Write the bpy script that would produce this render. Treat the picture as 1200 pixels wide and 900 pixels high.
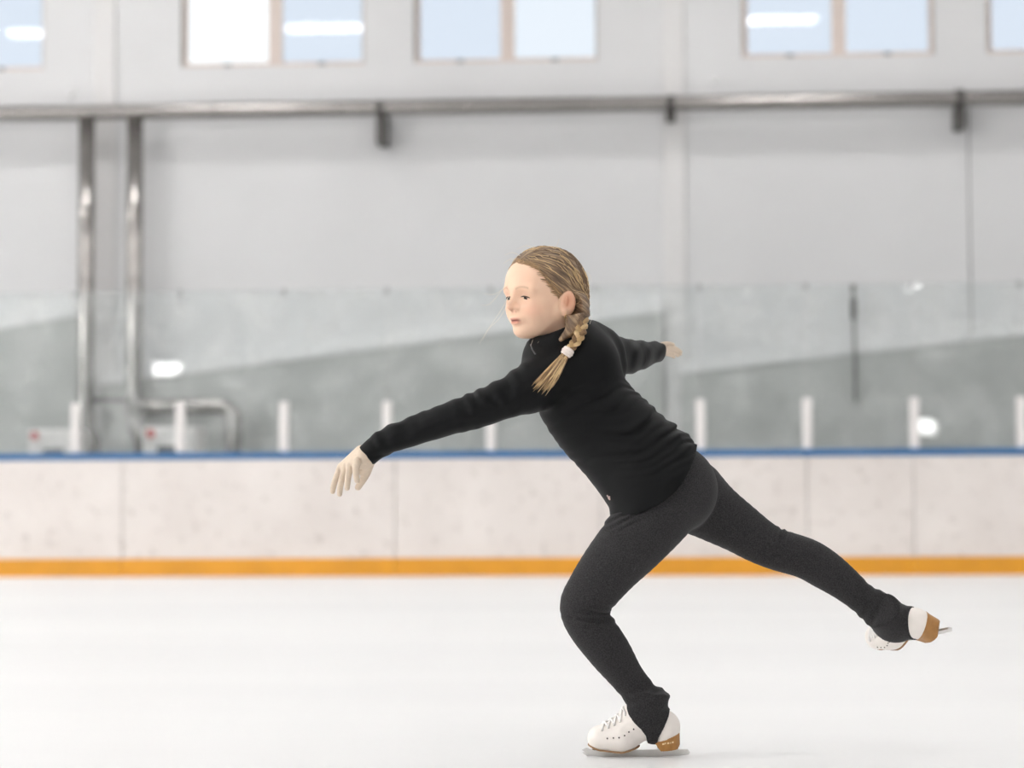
import bpy, math, random
import numpy as np
from mathutils import Vector, Matrix

random.seed(7)
rng = np.random.default_rng(11)
for o in list(bpy.data.objects):
    bpy.data.objects.remove(o)
scene = bpy.context.scene
COL = scene.collection

# ------------------------------------------------------------------ camera
W, H = 1200, 900
LENS = 85.0
FPX = LENS / 36.0 * W
CAM = np.array([0.0, 0.0, 0.55])
YAW, PITCH, ROLL = math.radians(4.0), math.atan(160.0 / FPX), math.radians(0.22)
_f = np.array([-math.sin(YAW) * math.cos(PITCH), math.cos(YAW) * math.cos(PITCH), math.sin(PITCH)])
_r = np.array([math.cos(YAW), math.sin(YAW), 0.0])
_u = np.cross(_r, _f)
CR = _r * math.cos(ROLL) - _u * math.sin(ROLL)
CU = _u * math.cos(ROLL) + _r * math.sin(ROLL)
CF = _f
cam_d = bpy.data.cameras.new('camera')
cam = bpy.data.objects.new('camera', cam_d)
COL.objects.link(cam)
cam_d.lens = LENS
cam_d.sensor_width = 36.0
cam_d.clip_end = 300
M = Matrix(((CR[0], CU[0], -CF[0], CAM[0]), (CR[1], CU[1], -CF[1], CAM[1]), (CR[2], CU[2], -CF[2], CAM[2]), (0, 0, 0, 1)))
cam.matrix_world = M
scene.camera = cam
cam_d.dof.use_dof = True
cam_d.dof.aperture_fstop = 2.9

# ------------------------------------------------------------------ world, exposure
world = bpy.data.worlds.new('sky')
scene.world = world
world.use_nodes = True
bg = world.node_tree.nodes['Background']
bg.inputs[0].default_value = (0.93, 0.97, 1.0, 1)
bg.inputs[1].default_value = 1.25
vs = scene.view_settings
vs.view_transform = 'Standard'
vs.look = 'None'
vs.gamma = 1.0
vs.use_curve_mapping = False
vs.exposure = 0.0
LAMP = 32.0          # radiance of the ceiling lamp diffusers

def ray(px, py):
    return CF + CR * ((px - 600) / FPX) + CU * ((450 - py) / FPX)
def on_floor(px, py, z=0.0):
    d = ray(px, py)
    return CAM + d * ((z - CAM[2]) / d[2])
def on_y(px, py, Y):
    d = ray(px, py)
    return CAM + d * (Y / d[1])
FOOT = on_floor(750, 886.5)
D0 = float(np.dot(FOOT - CAM, CF))
cam_d.dof.focus_distance = D0 - 0.02
def PX(px, py, w=0.0):
    return CAM + ray(px, py) * (D0 + w)
def RP(r, w=0.0):
    return r * (D0 + w) / FPX

# ------------------------------------------------------------------ helpers
def srgb(r, g, b):
    def c(v):
        v /= 255.0
        return v / 12.92 if v <= 0.04045 else ((v + 0.055) / 1.055) ** 2.4
    return (c(r), c(g), c(b), 1.0)

class NT:
    def __init__(s, name):
        s.m = bpy.data.materials.new(name)
        s.m.use_nodes = True
        s.t = s.m.node_tree
        s.n = s.t.nodes
        s.p = s.n['Principled BSDF']
    def new(s, kind, **kw):
        n = s.n.new(kind)
        for k, v in kw.items():
            setattr(n, k, v)
        return n
    def link(s, a, b):
        s.t.links.new(a, b)
    def noise(s, scale, detail=3, coord='Object', vec=None, rough=0.55, dist=0.0, stretch=None):
        if vec is None:
            tc = s.new('ShaderNodeTexCoord')
            vec = tc.outputs[coord]
        if stretch:
            mp = s.new('ShaderNodeMapping')
            mp.inputs['Scale'].default_value = stretch
            s.link(vec, mp.inputs['Vector'])
            vec = mp.outputs[0]
        n = s.new('ShaderNodeTexNoise')
        n.inputs['Scale'].default_value = scale
        n.inputs['Detail'].default_value = detail
        n.inputs['Roughness'].default_value = rough
        n.inputs['Distortion'].default_value = dist
        s.link(vec, n.inputs['Vector'])
        return n.outputs[0]
    def ramp(s, fac, stops):
        r = s.new('ShaderNodeValToRGB')
        e = r.color_ramp.elements
        while len(e) < len(stops):
            e.new(0.5)
        for el, (p, c) in zip(e, stops):
            el.position = p
            el.color = c if len(c) == 4 else (*c, 1)
        s.link(fac, r.inputs[0])
        return r.outputs[0]
    def bump(s, fac, strength, dist=0.002):
        b = s.new('ShaderNodeBump')
        b.inputs['Strength'].default_value = strength
        b.inputs['Distance'].default_value = dist
        s.link(fac, b.inputs['Height'])
        s.link(b.outputs[0], s.p.inputs['Normal'])

def mat(name, color, rough=0.5, metal=0.0, spec=0.5, var=0.04, vscale=6.0, bump=0.0, bscale=60.0, bdist=0.002, sheen=0.0, sss=0.0):
    t = NT(name)
    c = np.array(color[:3])
    n = t.noise(vscale, 4)
    t.link(t.ramp(n, [(0.3, tuple(c * (1 - var))), (0.7, tuple(np.minimum(c * (1 + var), 1)))]), t.p.inputs['Base Color'])
    t.p.inputs['Roughness'].default_value = rough
    t.p.inputs['Metallic'].default_value = metal
    t.p.inputs['Specular IOR Level'].default_value = spec
    if sheen:
        t.p.inputs['Sheen Weight'].default_value = sheen
    if bump:
        t.bump(t.noise(bscale, 3), bump, bdist)
    return t.m

def raw_mesh(name, V, F):
    me = bpy.data.meshes.new(name)
    V = np.asarray(V, dtype=np.float32)
    if isinstance(F, np.ndarray):
        k = F.shape[1]
        me.vertices.add(len(V))
        me.vertices.foreach_set('co', V.ravel())
        me.loops.add(F.size)
        me.loops.foreach_set('vertex_index', F.astype(np.int32).ravel())
        me.polygons.add(len(F))
        me.polygons.foreach_set('loop_start', np.arange(0, F.size, k, dtype=np.int32))
        me.update(calc_edges=True)
        me.validate()
    else:
        me.from_pydata([tuple(map(float, v)) for v in V], [], F)
        me.update()
    return me

def link_obj(name, me, material, parent=None, smooth=False, base=None):
    o = bpy.data.objects.new(name, me)
    COL.objects.link(o)
    if material is not None:
        me.materials.append(material)
    if smooth:
        me.polygons.foreach_set('use_smooth', np.ones(len(me.polygons), dtype=bool))
    if parent is not None:
        o.parent = parent
    if base is not None:
        o.location = base
    return o

class MB:
    """collects simple shapes into one mesh"""
    def __init__(s):
        s.v, s.f = [], []
    def add(s, V, F):
        b = len(s.v)
        s.v.extend([tuple(map(float, v)) for v in V])
        s.f.extend([tuple(int(i) + b for i in f) for f in F])
        return s
    def box(s, x0, x1, y0, y1, z0, z1):
        return s.add([(x0, y0, z0), (x1, y0, z0), (x1, y1, z0), (x0, y1, z0), (x0, y0, z1), (x1, y0, z1), (x1, y1, z1), (x0, y1, z1)],
                     [(0, 3, 2, 1), (4, 5, 6, 7), (0, 1, 5, 4), (1, 2, 6, 5), (2, 3, 7, 6), (3, 0, 4, 7)])
    def bbox(s, x0, x1, y0, y1, z0, z1, b):
        """box with chamfered edges"""
        V = []
        for x, sx in ((x0, 1), (x1, -1)):
            for y, sy in ((y0, 1), (y1, -1)):
                for z, sz in ((z0, 1), (z1, -1)):
                    V += [(x + sx * b, y + sy * b, z), (x + sx * b, y, z + sz * b), (x, y + sy * b, z + sz * b)]
        import bmesh
        bm = bmesh.new()
        for v in V:
            bm.verts.new(v)
        bmesh.ops.convex_hull(bm, input=bm.verts)
        bmesh.ops.dissolve_limit(bm, angle_limit=0.01, verts=bm.verts, edges=bm.edges)
        bm.verts.index_update()
        s.add([v.co[:] for v in bm.verts], [[v.index for v in f.verts] for f in bm.faces])
        bm.free()
        return s
    def tube(s, pts, rad, sides=8, cap=True):
        V, F = tube(pts, rad, sides, cap)
        return s.add(V, F)
    def prism(s, poly, y0, y1, bevel=0.0):
        n = len(poly)
        V = [(x, y0, z) for x, z in poly] + [(x, y1, z) for x, z in poly]
        F = [tuple(range(n)), tuple(range(2 * n - 1, n - 1, -1))]
        F += [(i, i + n, (i + 1) % n + n, (i + 1) % n) for i in range(n)]
        return s.add(V, F)
    def build(s, name, material, parent=None, smooth=False, loc=None):
        v = np.array(s.v)
        if loc is not None:
            v = v - np.array(loc)
        me = raw_mesh(name, v, s.f)
        return link_obj(name, me, material, parent, smooth, loc)

def tube(pts, rad, sides=8, cap=True):
    pts = np.asarray(pts, float)
    n = len(pts)
    rad = np.broadcast_to(np.asarray(rad, float), (n,))
    T = np.gradient(pts, axis=0)
    T /= np.linalg.norm(T, axis=1)[:, None] + 1e-12
    a = np.array([0, 0, 1.0]) if abs(T[0][2]) < 0.9 else np.array([1.0, 0, 0])
    N = np.cross(T[0], a); N /= np.linalg.norm(N)
    V, F = [], []
    for i in range(n):
        N = N - T[i] * np.dot(N, T[i]); N /= np.linalg.norm(N) + 1e-12
        B = np.cross(T[i], N)
        for k in range(sides):
            t = 2 * math.pi * k / sides
            V.append(pts[i] + rad[i] * (math.cos(t) * N + math.sin(t) * B))
    for i in range(n - 1):
        for k in range(sides):
            k2 = (k + 1) % sides
            F.append((i * sides + k, i * sides + k2, (i + 1) * sides + k2, (i + 1) * sides + k))
    if cap:
        F.append(tuple(range(sides - 1, -1, -1)))
        F.append(tuple((n - 1) * sides + k for k in range(sides)))
    return V, F

def catmull(P, n):
    P = np.asarray(P, float)
    Q = np.vstack([2 * P[0] - P[1], P, 2 * P[-1] - P[-2]])
    out = []
    for i in range(len(P) - 1):
        p0, p1, p2, p3 = Q[i:i + 4]
        for t in np.linspace(0, 1, n, endpoint=False):
            out.append(0.5 * (2 * p1 + (p2 - p0) * t + (2 * p0 - 5 * p1 + 4 * p2 - p3) * t * t + (3 * p1 - p0 - 3 * p2 + p3) * t ** 3))
    out.append(P[-1])
    return np.array(out)

def empty(name, loc):
    o = bpy.data.objects.new(name, None)
    o.empty_display_size = 0.1
    COL.objects.link(o)
    o.location = loc
    return o
def tag(o, label, cat, group=None):
    o['label'] = label
    o['category'] = cat
    if group:
        o['group'] = group
    return o
def structure(o, label=None, cat=None):
    o['kind'] = 'structure'
    if label:
        o['label'] = label
    if cat:
        o['category'] = cat
    return o

# ------------------------------------------------------------------ materials of the hall
t = NT('ice')
n1 = t.noise(0.55, 5, stretch=(0.25, 1.0, 1.0))
t.link(t.ramp(n1, [(0.3, (0.87, 0.865, 0.865)), (0.7, (0.92, 0.915, 0.91))]), t.p.inputs['Base Color'])
t.p.inputs['Roughness'].default_value = 0.34
t.p.inputs['Specular IOR Level'].default_value = 0.28
t.bump(t.noise(9.0, 5, stretch=(0.3, 1.0, 1.0)), 0.06, 0.02)
M_ICE = t.m
M_WALL = mat('painted_sandwich_panel', (0.70, 0.70, 0.705), 0.45, var=0.03, vscale=0.6)
M_PIL = mat('pale_column_paint', (0.73, 0.72, 0.715), 0.5, var=0.02, vscale=1.0)
M_CEIL = mat('ceiling_paint', (0.62, 0.62, 0.62), 0.7, var=0.03, vscale=0.5)
M_GREY = mat('grey_green_parapet_paint', (0.50, 0.51, 0.495), 0.6, var=0.08, vscale=1.8)
M_TRIM = mat('pale_capping_paint', (0.80, 0.80, 0.80), 0.5, var=0.03)
t = NT('scuffed_board_plastic')
n1 = t.noise(1.3, 6)
n2 = t.noise(7.0, 5, rough=0.7)
mx = t.new('ShaderNodeMixRGB', blend_type='MULTIPLY')
mx.inputs[0].default_value = 1.0
t.link(t.ramp(n1, [(0.3, (0.73, 0.675, 0.64)), (0.7, (0.82, 0.77, 0.735))]), mx.inputs[1])
t.link(t.ramp(n2, [(0.30, (0.72, 0.70, 0.68)), (0.44, (1, 1, 1))]), mx.inputs[2])
t.link(mx.outputs[0], t.p.inputs['Base Color'])
t.p.inputs['Roughness'].default_value = 0.28
t.bump(t.noise(2.0, 2), 0.15, 0.03)
M_BOARD = t.m
M_YELLOW = mat('yellow_kick_plastic', srgb(222, 155, 38), 0.4, var=0.08, vscale=2.5)
M_BLUE = mat('blue_rail_plastic', srgb(44, 106, 160), 0.4, var=0.05)
M_POST = mat('white_post_paint', (0.82, 0.79, 0.775), 0.4, var=0.03)
M_CLIP = mat('grey_clip_metal', (0.35, 0.36, 0.36), 0.4, metal=0.6)
t = NT('clear_shield_glass')
tr = t.new('ShaderNodeBsdfTransparent')
tr.inputs[0].default_value = (0.95, 0.968, 0.967, 1)
gl = t.new('ShaderNodeBsdfGlossy')
gl.inputs['Roughness'].default_value = 0.02
t.link(t.noise(0.9, 2), gl.inputs['Roughness']) if False else None
fr = t.new('ShaderNodeFresnel'); fr.inputs[0].default_value = 1.42
bp = t.new('ShaderNodeBump'); bp.inputs['Strength'].default_value = 0.1; bp.inputs['Distance'].default_value = 0.02
t.link(t.noise(1.6, 1), bp.inputs['Height'])
t.link(bp.outputs[0], gl.inputs['Normal'])
m1 = t.new('ShaderNodeMixShader')
t.link(fr.outputs[0], m1.inputs[0]); t.link(tr.outputs[0], m1.inputs[1]); t.link(gl.outputs[0], m1.inputs[2])
df = t.new('ShaderNodeBsdfDiffuse'); df.inputs[0].default_value = (0.85, 0.86, 0.85, 1)
m2 = t.new('ShaderNodeMixShader')
sm = t.ramp(t.noise(2.2, 6, rough=0.65), [(0.45, (0.015, 0.015, 0.015)), (0.70, (0.20, 0.20, 0.20))])
t.link(sm, m2.inputs[0]); t.link(m1.outputs[0], m2.inputs[1]); t.link(df.outputs[0], m2.inputs[2])
t.link(m2.outputs[0], t.n['Material Output'].inputs[0])
M_GLASS = t.m
M_CHROME = mat('bright_steel_cladding', (0.40, 0.38, 0.365), 0.2, metal=1.0, var=0.06, vscale=3.0, bump=0.05, bscale=5.0, bdist=0.02)
M_BRACKET = mat('dark_bracket_steel', (0.09, 0.085, 0.08), 0.5, metal=0.3)
M_CAB = mat('cabinet_white_paint', (0.90, 0.86, 0.84), 0.4)
M_CABD = mat('cabinet_dark_grille', (0.12, 0.12, 0.12), 0.5)
M_RED = mat('red_badge_enamel', srgb(205, 70, 66), 0.4)
M_FRAME = mat('warm_window_frame', srgb(214, 200, 192), 0.4, var=0.03)
M_REVEAL = mat('window_gasket', (0.30, 0.30, 0.295), 0.6)
M_LATCH = mat('window_latch', (0.2, 0.19, 0.18), 0.5)
def pane_mat(name, c):
    t = NT(name)
    tr = t.new('ShaderNodeBsdfTransparent'); tr.inputs[0].default_value = (*c, 1)
    gl = t.new('ShaderNodeBsdfGlossy'); gl.inputs['Roughness'].default_value = 0.03
    fr = t.new('ShaderNodeFresnel'); fr.inputs[0].default_value = 1.45
    m1 = t.new('ShaderNodeMixShader')
    t.link(fr.outputs[0], m1.inputs[0]); t.link(tr.outputs[0], m1.inputs[1]); t.link(gl.outputs[0], m1.inputs[2])
    t.link(m1.outputs[0], t.n['Material Output'].inputs[0])
    return t.m
M_PANE = pane_mat('window_glass_sky_tint', (0.805, 0.835, 0.878))  # pale blue of the sky behind is put into the glass tint
M_PANE_BRIGHT = pane_mat('window_glass_full_light', (0.99, 0.99, 0.99))  # left untinted to imitate the pane blown white with light
M_PANE_PALE = pane_mat('window_glass_brighter_tint', (0.865, 0.885, 0.91))  # weaker tint stands in for a brighter pane
M_HOUSE = mat('lamp_housing_paint', (0.7, 0.7, 0.7), 0.5)
t = NT('lamp_diffuser')
t.p.inputs['Base Color'].default_value = (0.8, 0.8, 0.8, 1)
t.p.inputs['Emission Color'].default_value = (1.0, 0.985, 0.968, 1)
t.p.inputs['Emission Strength'].default_value = LAMP
M_LAMP = t.m

# ------------------------------------------------------------------ hall shell
YB = float(on_floor(600, 674.8)[1])      # ice-side face of the rink boards
YW = YB + 3.4                            # back wall face
XL, XR, YO, ZC = -24.0, 22.0, -9.0, 9.6

def wx(px, py=60):
    return float(on_y(px, py, YW)[0])
def wz(px, py):
    return float(on_y(px, py, YW)[2])

structure(MB().box(XL, XR, YO, YB + 0.02, -0.12, 0.0).build('floor', M_ICE), 'smooth white ice surface of the rink', 'ice')
structure(MB().box(XL, XR, YB + 0.02, YW + 0.3, -0.12, 0.0).build('floor_walkway', mat('walkway_concrete', (0.35, 0.35, 0.34), 0.8)), 'concrete walkway behind the rink barrier', 'walkway')
structure(MB().box(XL, XR, YO - 0.2, YW + 0.3, ZC, ZC + 0.2).build('ceiling', M_CEIL), 'pale ceiling of the ice hall', 'ceiling')
structure(MB().box(XL - 0.2, XL, YO, YW, -0.1, ZC).build('wall_left', M_WALL), 'pale left wall of the ice hall', 'wall')
structure(MB().box(XR, XR + 0.2, YO, YW, -0.1, ZC).build('wall_right', M_WALL), 'pale right wall of the ice hall', 'wall')
structure(MB().box(XL, XR, YO - 0.2, YO, -0.1, ZC).build('wall_front', M_WALL), 'pale wall of the hall opposite the windows', 'wall')

# windows: (outer left px, outer right px, bottom px, [(pane left, pane right, bottom px, material)])
WIN = [(-165, 51, 83, [(-159, -64, 79, M_PANE), (-47, 47.5, 79, M_PANE)]),
       (212, 427, 80, [(218.5, 313.5, 75.5, M_PANE_BRIGHT), (329.5, 423.5, 73, M_PANE)]),
       (485, 700, 74, [(491.5, 586, 68.5, M_PANE), (602.5, 697.5, 66.5, M_PANE_PALE)]),
       (869, 1095, 66, [(876.5, 975, 60.5, M_PANE), (991.5, 1089, 57, M_PANE)]),
       (1156, 1376, 57, [(1163, 1258, 52.5, M_PANE), (1274, 1369, 50, M_PANE)])]
zb = float(np.mean([wz((a + b) / 2, c) for a, b, c, _ in WIN]))     # window sill height
ZT = zb + 1.35
back = MB()
back.box(XL, XR, YW, YW + 0.25, zb - 0.55, zb)
back.box(XL, XR, YW, YW + 0.25, ZT, ZC)
xs = [XL] + [wx(p, 40) for w in WIN for p in (w[0], w[1])] + [XR]
for i in range(0, len(xs), 2):
    back.box(xs[i], xs[i + 1], YW, YW + 0.25, zb, ZT)
wall_back = structure(back.build('wall_back', M_WALL), 'pale grey panelled back wall with a row of high windows', 'wall')
jx = [XL, wx(125, 300), wx(782, 300), wx(1137, 300), XR]
for a, b in zip(jx[:-1], jx[1:]):
    MB().bbox(a + 0.008, b - 0.008, YW, YW + 0.2, -0.05, zb - 0.555, 0.006).build('wall_panel', M_WALL, wall_back)
MB().box(XL, XR, YW + 0.02, YW + 0.24, -0.05, zb - 0.55).build('wall_core', M_CABD, wall_back)
for px in (122, 791):
    x = wx(px, 300)
    o = MB().bbox(x - 0.13, x + 0.13, YW - 0.035, YW - 0.001, 0, ZC, 0.012).build('trim_%d' % (1 if px < 300 else 2), M_PIL)
    structure(o, 'pale wall column beside the steel downpipes' if px < 300 else 'pale wall column between the second and third window', 'column')

for i, (a, b, c, panes) in enumerate(WIN):
    x0, x1 = wx(a, 40), wx(b, 40)
    yf = YW + 0.07
    fr = MB()
    e = 0.012
    fr.box(x0 + e, x1 - e, yf, yf + 0.07, zb + 0.004, zb + 0.055)
    fr.box(x0 + e, x1 - e, yf, yf + 0.07, ZT - 0.055, ZT - 0.004)
    p = [wx(q, 40) for pn in panes for q in (pn[0], pn[1])]
    fr.box(x0 + e, p[0], yf, yf + 0.07, zb + 0.055, ZT - 0.055)
    fr.box(p[1], p[2], yf, yf + 0.07, zb + 0.055, ZT - 0.055)
    fr.box(p[3], x1 - e, yf, yf + 0.07, zb + 0.055, ZT - 0.055)
    win = structure(fr.build('window_%d' % (i + 1), M_FRAME), None)
    win['label'] = ['two-pane window cut off at the top left corner', 'two-pane window above the steel downpipes with one bright white pane',
                    'two-pane window above the skater with a white arc of reflection', 'two-pane window right of the wall column',
                    'two-pane window cut off at the top right corner'][i]
    win['category'] = 'window'
    g = MB()
    g.box(x0, x0 + e, yf - 0.05, yf + 0.08, zb, ZT); g.box(x1 - e, x1, yf - 0.05, yf + 0.08, zb, ZT)
    g.build('gasket', M_REVEAL, win)  # dark grey strips along the side reveals of the opening
    for pn in panes:
        q0, q1 = wx(pn[0], 40), wx(pn[1], 40)
        MB().box(q0, q1, yf + 0.03, yf + 0.038, zb + 0.055, ZT - 0.055).build('pane', pn[3], win)
        cx = q0 + (q1 - q0) * 0.5
        MB().bbox(cx - 0.045, cx + 0.045, yf - 0.03, yf, zb + 0.012, zb + 0.045, 0.005).build('latch', M_LATCH, win)

# ------------------------------------------------------------------ sloping parapets in front of the wall
def parapet(pts, y, label):
    """pts: top-left, top-right pixels"""
    (xa, ya), (xb, yb) = pts
    A, B = on_y(xa, ya, y), on_y(xb, yb, y)
    poly = [(A[0], 0.0), (B[0], 0.0), (B[0], B[2]), (A[0], A[2])]
    o = MB().prism(poly, y, y + 0.10).build('sloping_parapet', M_GREY)
    tag(o, label, 'parapet', 'sloping parapets along the back wall')
    d = np.array([B[0] - A[0], B[2] - A[2]]); d /= np.linalg.norm(d)
    nrm = np.array([-d[1], d[0]]) * 0.09
    a2, b2 = np.array([A[0], A[2]]), np.array([B[0], B[2]])
    MB().prism([tuple(a2), tuple(b2), tuple(b2 + nrm), tuple(a2 + nrm)], y - 0.02, y + 0.105).build('capping_strip', M_TRIM, o)
parapet(((-330, 440), (100, 369)), YW - 0.115, 'grey sloping parapet at the far left behind the steel downpipes')
parapet(((118, 451), (776, 366)), YW - 0.115, 'grey sloping parapet behind the skater, ending at the wall column')
parapet(((798, 438), (1300, 381)), YW - 0.115, 'grey sloping parapet right of the wall column behind the smeared glass')

# ------------------------------------------------------------------ steel pipework on the back wall
YP = YW - 0.34
pz = float(np.mean([on_y(x, y, YP)[2] for x, y in ((0, 132), (400, 128.5), (800, 121), (1190, 115.5))]))
pipe = empty('steel_pipework', (on_y(100, 300, YP)[0], YP, 0))
tag(pipe, 'shiny steel-clad pipework running along the back wall with two downpipes', 'pipe')
def pbuild(mb, name, m, smooth=False):
    return mb.build(name, m, pipe, smooth)
def prel(pts):
    return np.asarray(pts) - np.array(pipe.location)
pbuild(MB().tube(prel([(x, YP, pz) for x in np.linspace(XL + 0.1, XR - 0.1, 40)]), 0.088, 20), 'main_pipe', M_CHROME, True)
for px in np.arange(-340, 1500, 148):
    x = float(on_y(px, 125, YP)[0])
    pbuild(MB().tube(prel([(x - 0.02, YP, pz), (x + 0.02, YP, pz)]), 0.0915, 20), 'joint_band', M_CHROME, True)
def dpt(px, py, y=YP):
    return on_y(px, py, y)
xA, xB = float(dpt(101, 330)[0]), float(dpt(157.5, 330)[0])
bot = float(dpt(110, 505)[2])
def arc(c, a0, a1, r, n=8, plane='xz'):
    return [(c[0] + r * math.cos(t), c[1], c[2] + r * math.sin(t)) for t in np.linspace(a0, a1, n)]
pbuild(MB().tube(prel([(xA, YP, pz - 0.05), (xA, YP, 3.0), (xA, YP, bot + 0.35), (xA + 0.02, YP, bot + 0.05), (xA + 0.08, YP, bot - 0.1), (xA + 0.1, YP, 0.9)]), 0.094, 18), 'downpipe', M_CHROME, True)
pbuild(MB().tube(prel([(xB, YP, pz - 0.05), (xB, YP, 3.0), (xB, YP, bot + 0.35), (xB + 0.02, YP, bot + 0.05), (xB + 0.10, YP, bot - 0.12), (xB + 0.13, YP, 0.9)]), 0.094, 18), 'downpipe', M_CHROME, True)
zbr = float(dpt(200, 477)[2]); xC = float(dpt(276, 500)[0])
pts = [(xB, YP - 0.12, zbr), (xB + 0.4, YP - 0.12, zbr)] + [(xC - 0.17 + 0.17 * math.sin(t), YP - 0.12, zbr - 0.17 + 0.17 * math.cos(t)) for t in np.linspace(0, math.pi / 2, 8)] + [(xC, YP - 0.12, zbr - 0.45), (xC, YP - 0.12, 0.7)]
pbuild(MB().tube(prel(pts), 0.098, 18), 'branch_pipe', M_CHROME, True)
for x in (xA, xB):
    for z in (2.4, 3.3, 4.15):
        pbuild(MB().tube(prel([(x, YP, z - 0.02), (x, YP, z + 0.02)]), 0.0975, 18), 'joint_band', M_CHROME, True)
pbuild(MB().box(*[v for pr in zip(prel([(xA, YP - 0.02, float(dpt(130, 472)[2]))])[0], prel([(xB, YP + 0.02, float(dpt(130, 466)[2]))])[0]) for v in pr]), 'cross_strut', M_BRACKET)
for px, up, dn in ((446, 0, 168), (786, 0, 139), (1125.5, 104, 149)):
    x = float(dpt(px, 140)[0]); z0 = float(dpt(px, dn)[2])
    z1 = pz - 0.07 if not up else float(dpt(px, up)[2])
    b = MB().bbox(*[v for pr in zip(prel([(x - 0.055, YP - 0.0, z0)])[0], prel([(x + 0.055, YW - 0.005, pz - 0.07)])[0]) for v in pr], 0.008)
    b.tube(prel([(x - 0.04, YP, pz), (x + 0.04, YP, pz)]), 0.094, 20)
    if up:
        b.bbox(*[v for pr in zip(prel([(x - 0.06, YP + 0.02, pz + 0.07)])[0], prel([(x + 0.06, YW - 0.005, z1)])[0]) for v in pr], 0.008)
    pbuild(b, 'bracket', M_BRACKET)

# ------------------------------------------------------------------ white cabinets, cable, small wall sensors
YC = YB + 1.55
def cabinet(x0, x1, ytop, badge, label):
    a, b = on_y(x0, ytop, YC), on_y(x1, ytop, YC)
    c = np.array([(a[0] + b[0]) / 2, YC, 0.0])
    e = empty('equipment_cabinet', c)
    tag(e, label, 'cabinet', 'white equipment cabinets behind the barrier')
    w = (b[0] - a[0]) / 2; z = float(a[2])
    MB().bbox(-w, w, 0, 0.5, 0, z, 0.02).build('body', M_CAB, e)
    p = on_y(badge, ytop + 8, YC); r = 0.05
    MB().tube([(p[0] - c[0], -0.012, p[2]), (p[0] - c[0], 0.004, p[2])], r, 16).build('badge', M_RED, e)
    g0, g1 = on_y(x0 + 17, 533, YC), on_y(x0 + 42, ytop + 22, YC)
    MB().bbox(g0[0] - c[0], g1[0] - c[0], -0.015, 0.01, 1.05, g1[2], 0.01).build('grille', M_CABD, e)
cabinet(33, 91, 503, 40.5, 'white equipment cabinet with red badge at the far left')
cabinet(167, 231, 500, 176.5, 'white equipment cabinet with red badge between the bent pipes')

ca, cb = on_y(999.5, 335, YW - 0.16), on_y(1001, 470, YW - 0.16)
cab = MB()
x, y = float(ca[0]), YW - 0.20
cab.tube([(x, y, ca[2]), (x + 0.01, y, (ca[2] + cb[2]) / 2), (x + 0.015, y, cb[2])], 0.016, 8)
ob = cab.build('hanging_cable', M_BRACKET)
tag(ob, 'thin black cable hanging down behind the right hand glass', 'cable')
z1, z2 = float(on_y(1000, 349, y)[2]), float(on_y(1000, 375, y)[2])
MB().bbox(x - 0.03, x + 0.035, y - 0.03, y + 0.03, z2, z1, 0.01).build('switch_box', M_BRACKET, ob)
MB().bbox(x - 0.025, x + 0.03, y - 0.02, y + 0.06, float(ca[2]) - 0.05, float(ca[2]) + 0.01, 0.006).build('hook', M_BRACKET, ob)
for px, py, lab in ((83, 110, 'small round sensor on the wall left of the pale column'), (837, 94, 'small round sensor on the wall left of the third window')):
    p = on_y(px, py, YW)
    o = MB().tube([(p[0], YW - 0.05, p[2]), (p[0], YW, p[2])], [0.03, 0.045], 12).build('wall_sensor', M_TRIM)
    tag(o, lab, 'sensor')

# ------------------------------------------------------------------ rink barrier
def bx(px, py=600):
    return float(on_y(px, py, YB)[0])
z_rail0 = float(np.mean([on_y(x, y, YB)[2] for x, y in ((60, 539.3), (1100, 534))]))
z_rail1 = float(np.mean([on_y(x, y, YB)[2] for x, y in ((60, 531), (1100, 526))]))
z_kick = float(np.mean([on_y(x, y, YB)[2] for x, y in ((60, 655.5), (1100, 651.5))]))
z_glass = float(np.mean([on_y(x, y, YB + 0.05)[2] for x, y in ((60, 341), (1100, 333))]))
bar = empty('rink_barrier', (0, YB, 0))
tag(bar, 'white rink barrier with yellow kick plate, blue rail and glass shields', 'barrier')
seams = [-1600, -1300, -1000, -700, -420, -170, 143, 463, 704, 946, 1071.5, 1375, 1680, 2000, 2300]
sx = [bx(s) for s in seams]
for a, b in zip(sx[:-1], sx[1:]):
    MB().bbox(a + 0.004, b - 0.004, 0.0, 0.05, 0.0, z_rail0, 0.004).build('board_panel', M_BOARD, bar)
    MB().bbox(a + 0.002, b - 0.002, -0.014, 0.0, 0.0, z_kick, 0.004).build('kick_plate', M_YELLOW, bar)
MB().box(sx[0], sx[-1], 0.05, 0.10, 0, z_rail0).build('backing_frame', M_CLIP, bar)
MB().bbox(sx[0], sx[-1], -0.02, 0.14, z_rail0, z_rail1, 0.012).build('cap_rail', M_BLUE, bar)
posts = [89.3 - 122 * k for k in range(12, 0, -1)] + [89.3, 211.7, 333.3, 454, 575.5, 698, 821, 946, 1071.7, 1196.7] + [1196.7 + 126 * k for k in range(1, 9)]
gx = [float(on_y(p, 500, YB + 0.05)[0]) for p in posts]
ztop = float(np.mean([on_y(x, y, YB)[2] for x, y in ((212, 472), (946, 466))]))
for x in gx:
    MB().bbox(x - 0.046, x + 0.046, 0.005, 0.10, z_rail1, ztop, 0.015).build('post', M_POST, bar)
    MB().bbox(x - 0.02, x + 0.02, 0.03, 0.085, z_glass - 0.05, z_glass + 0.012, 0.006).build('glass_clip', M_CLIP, bar)
for i, (a, b) in enumerate(zip(gx[:-1], gx[1:])):
    MB().box(a + 0.006, b - 0.006, 0.052, 0.064, z_rail1, z_glass).build('glass_pane', M_GLASS, bar)

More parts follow.
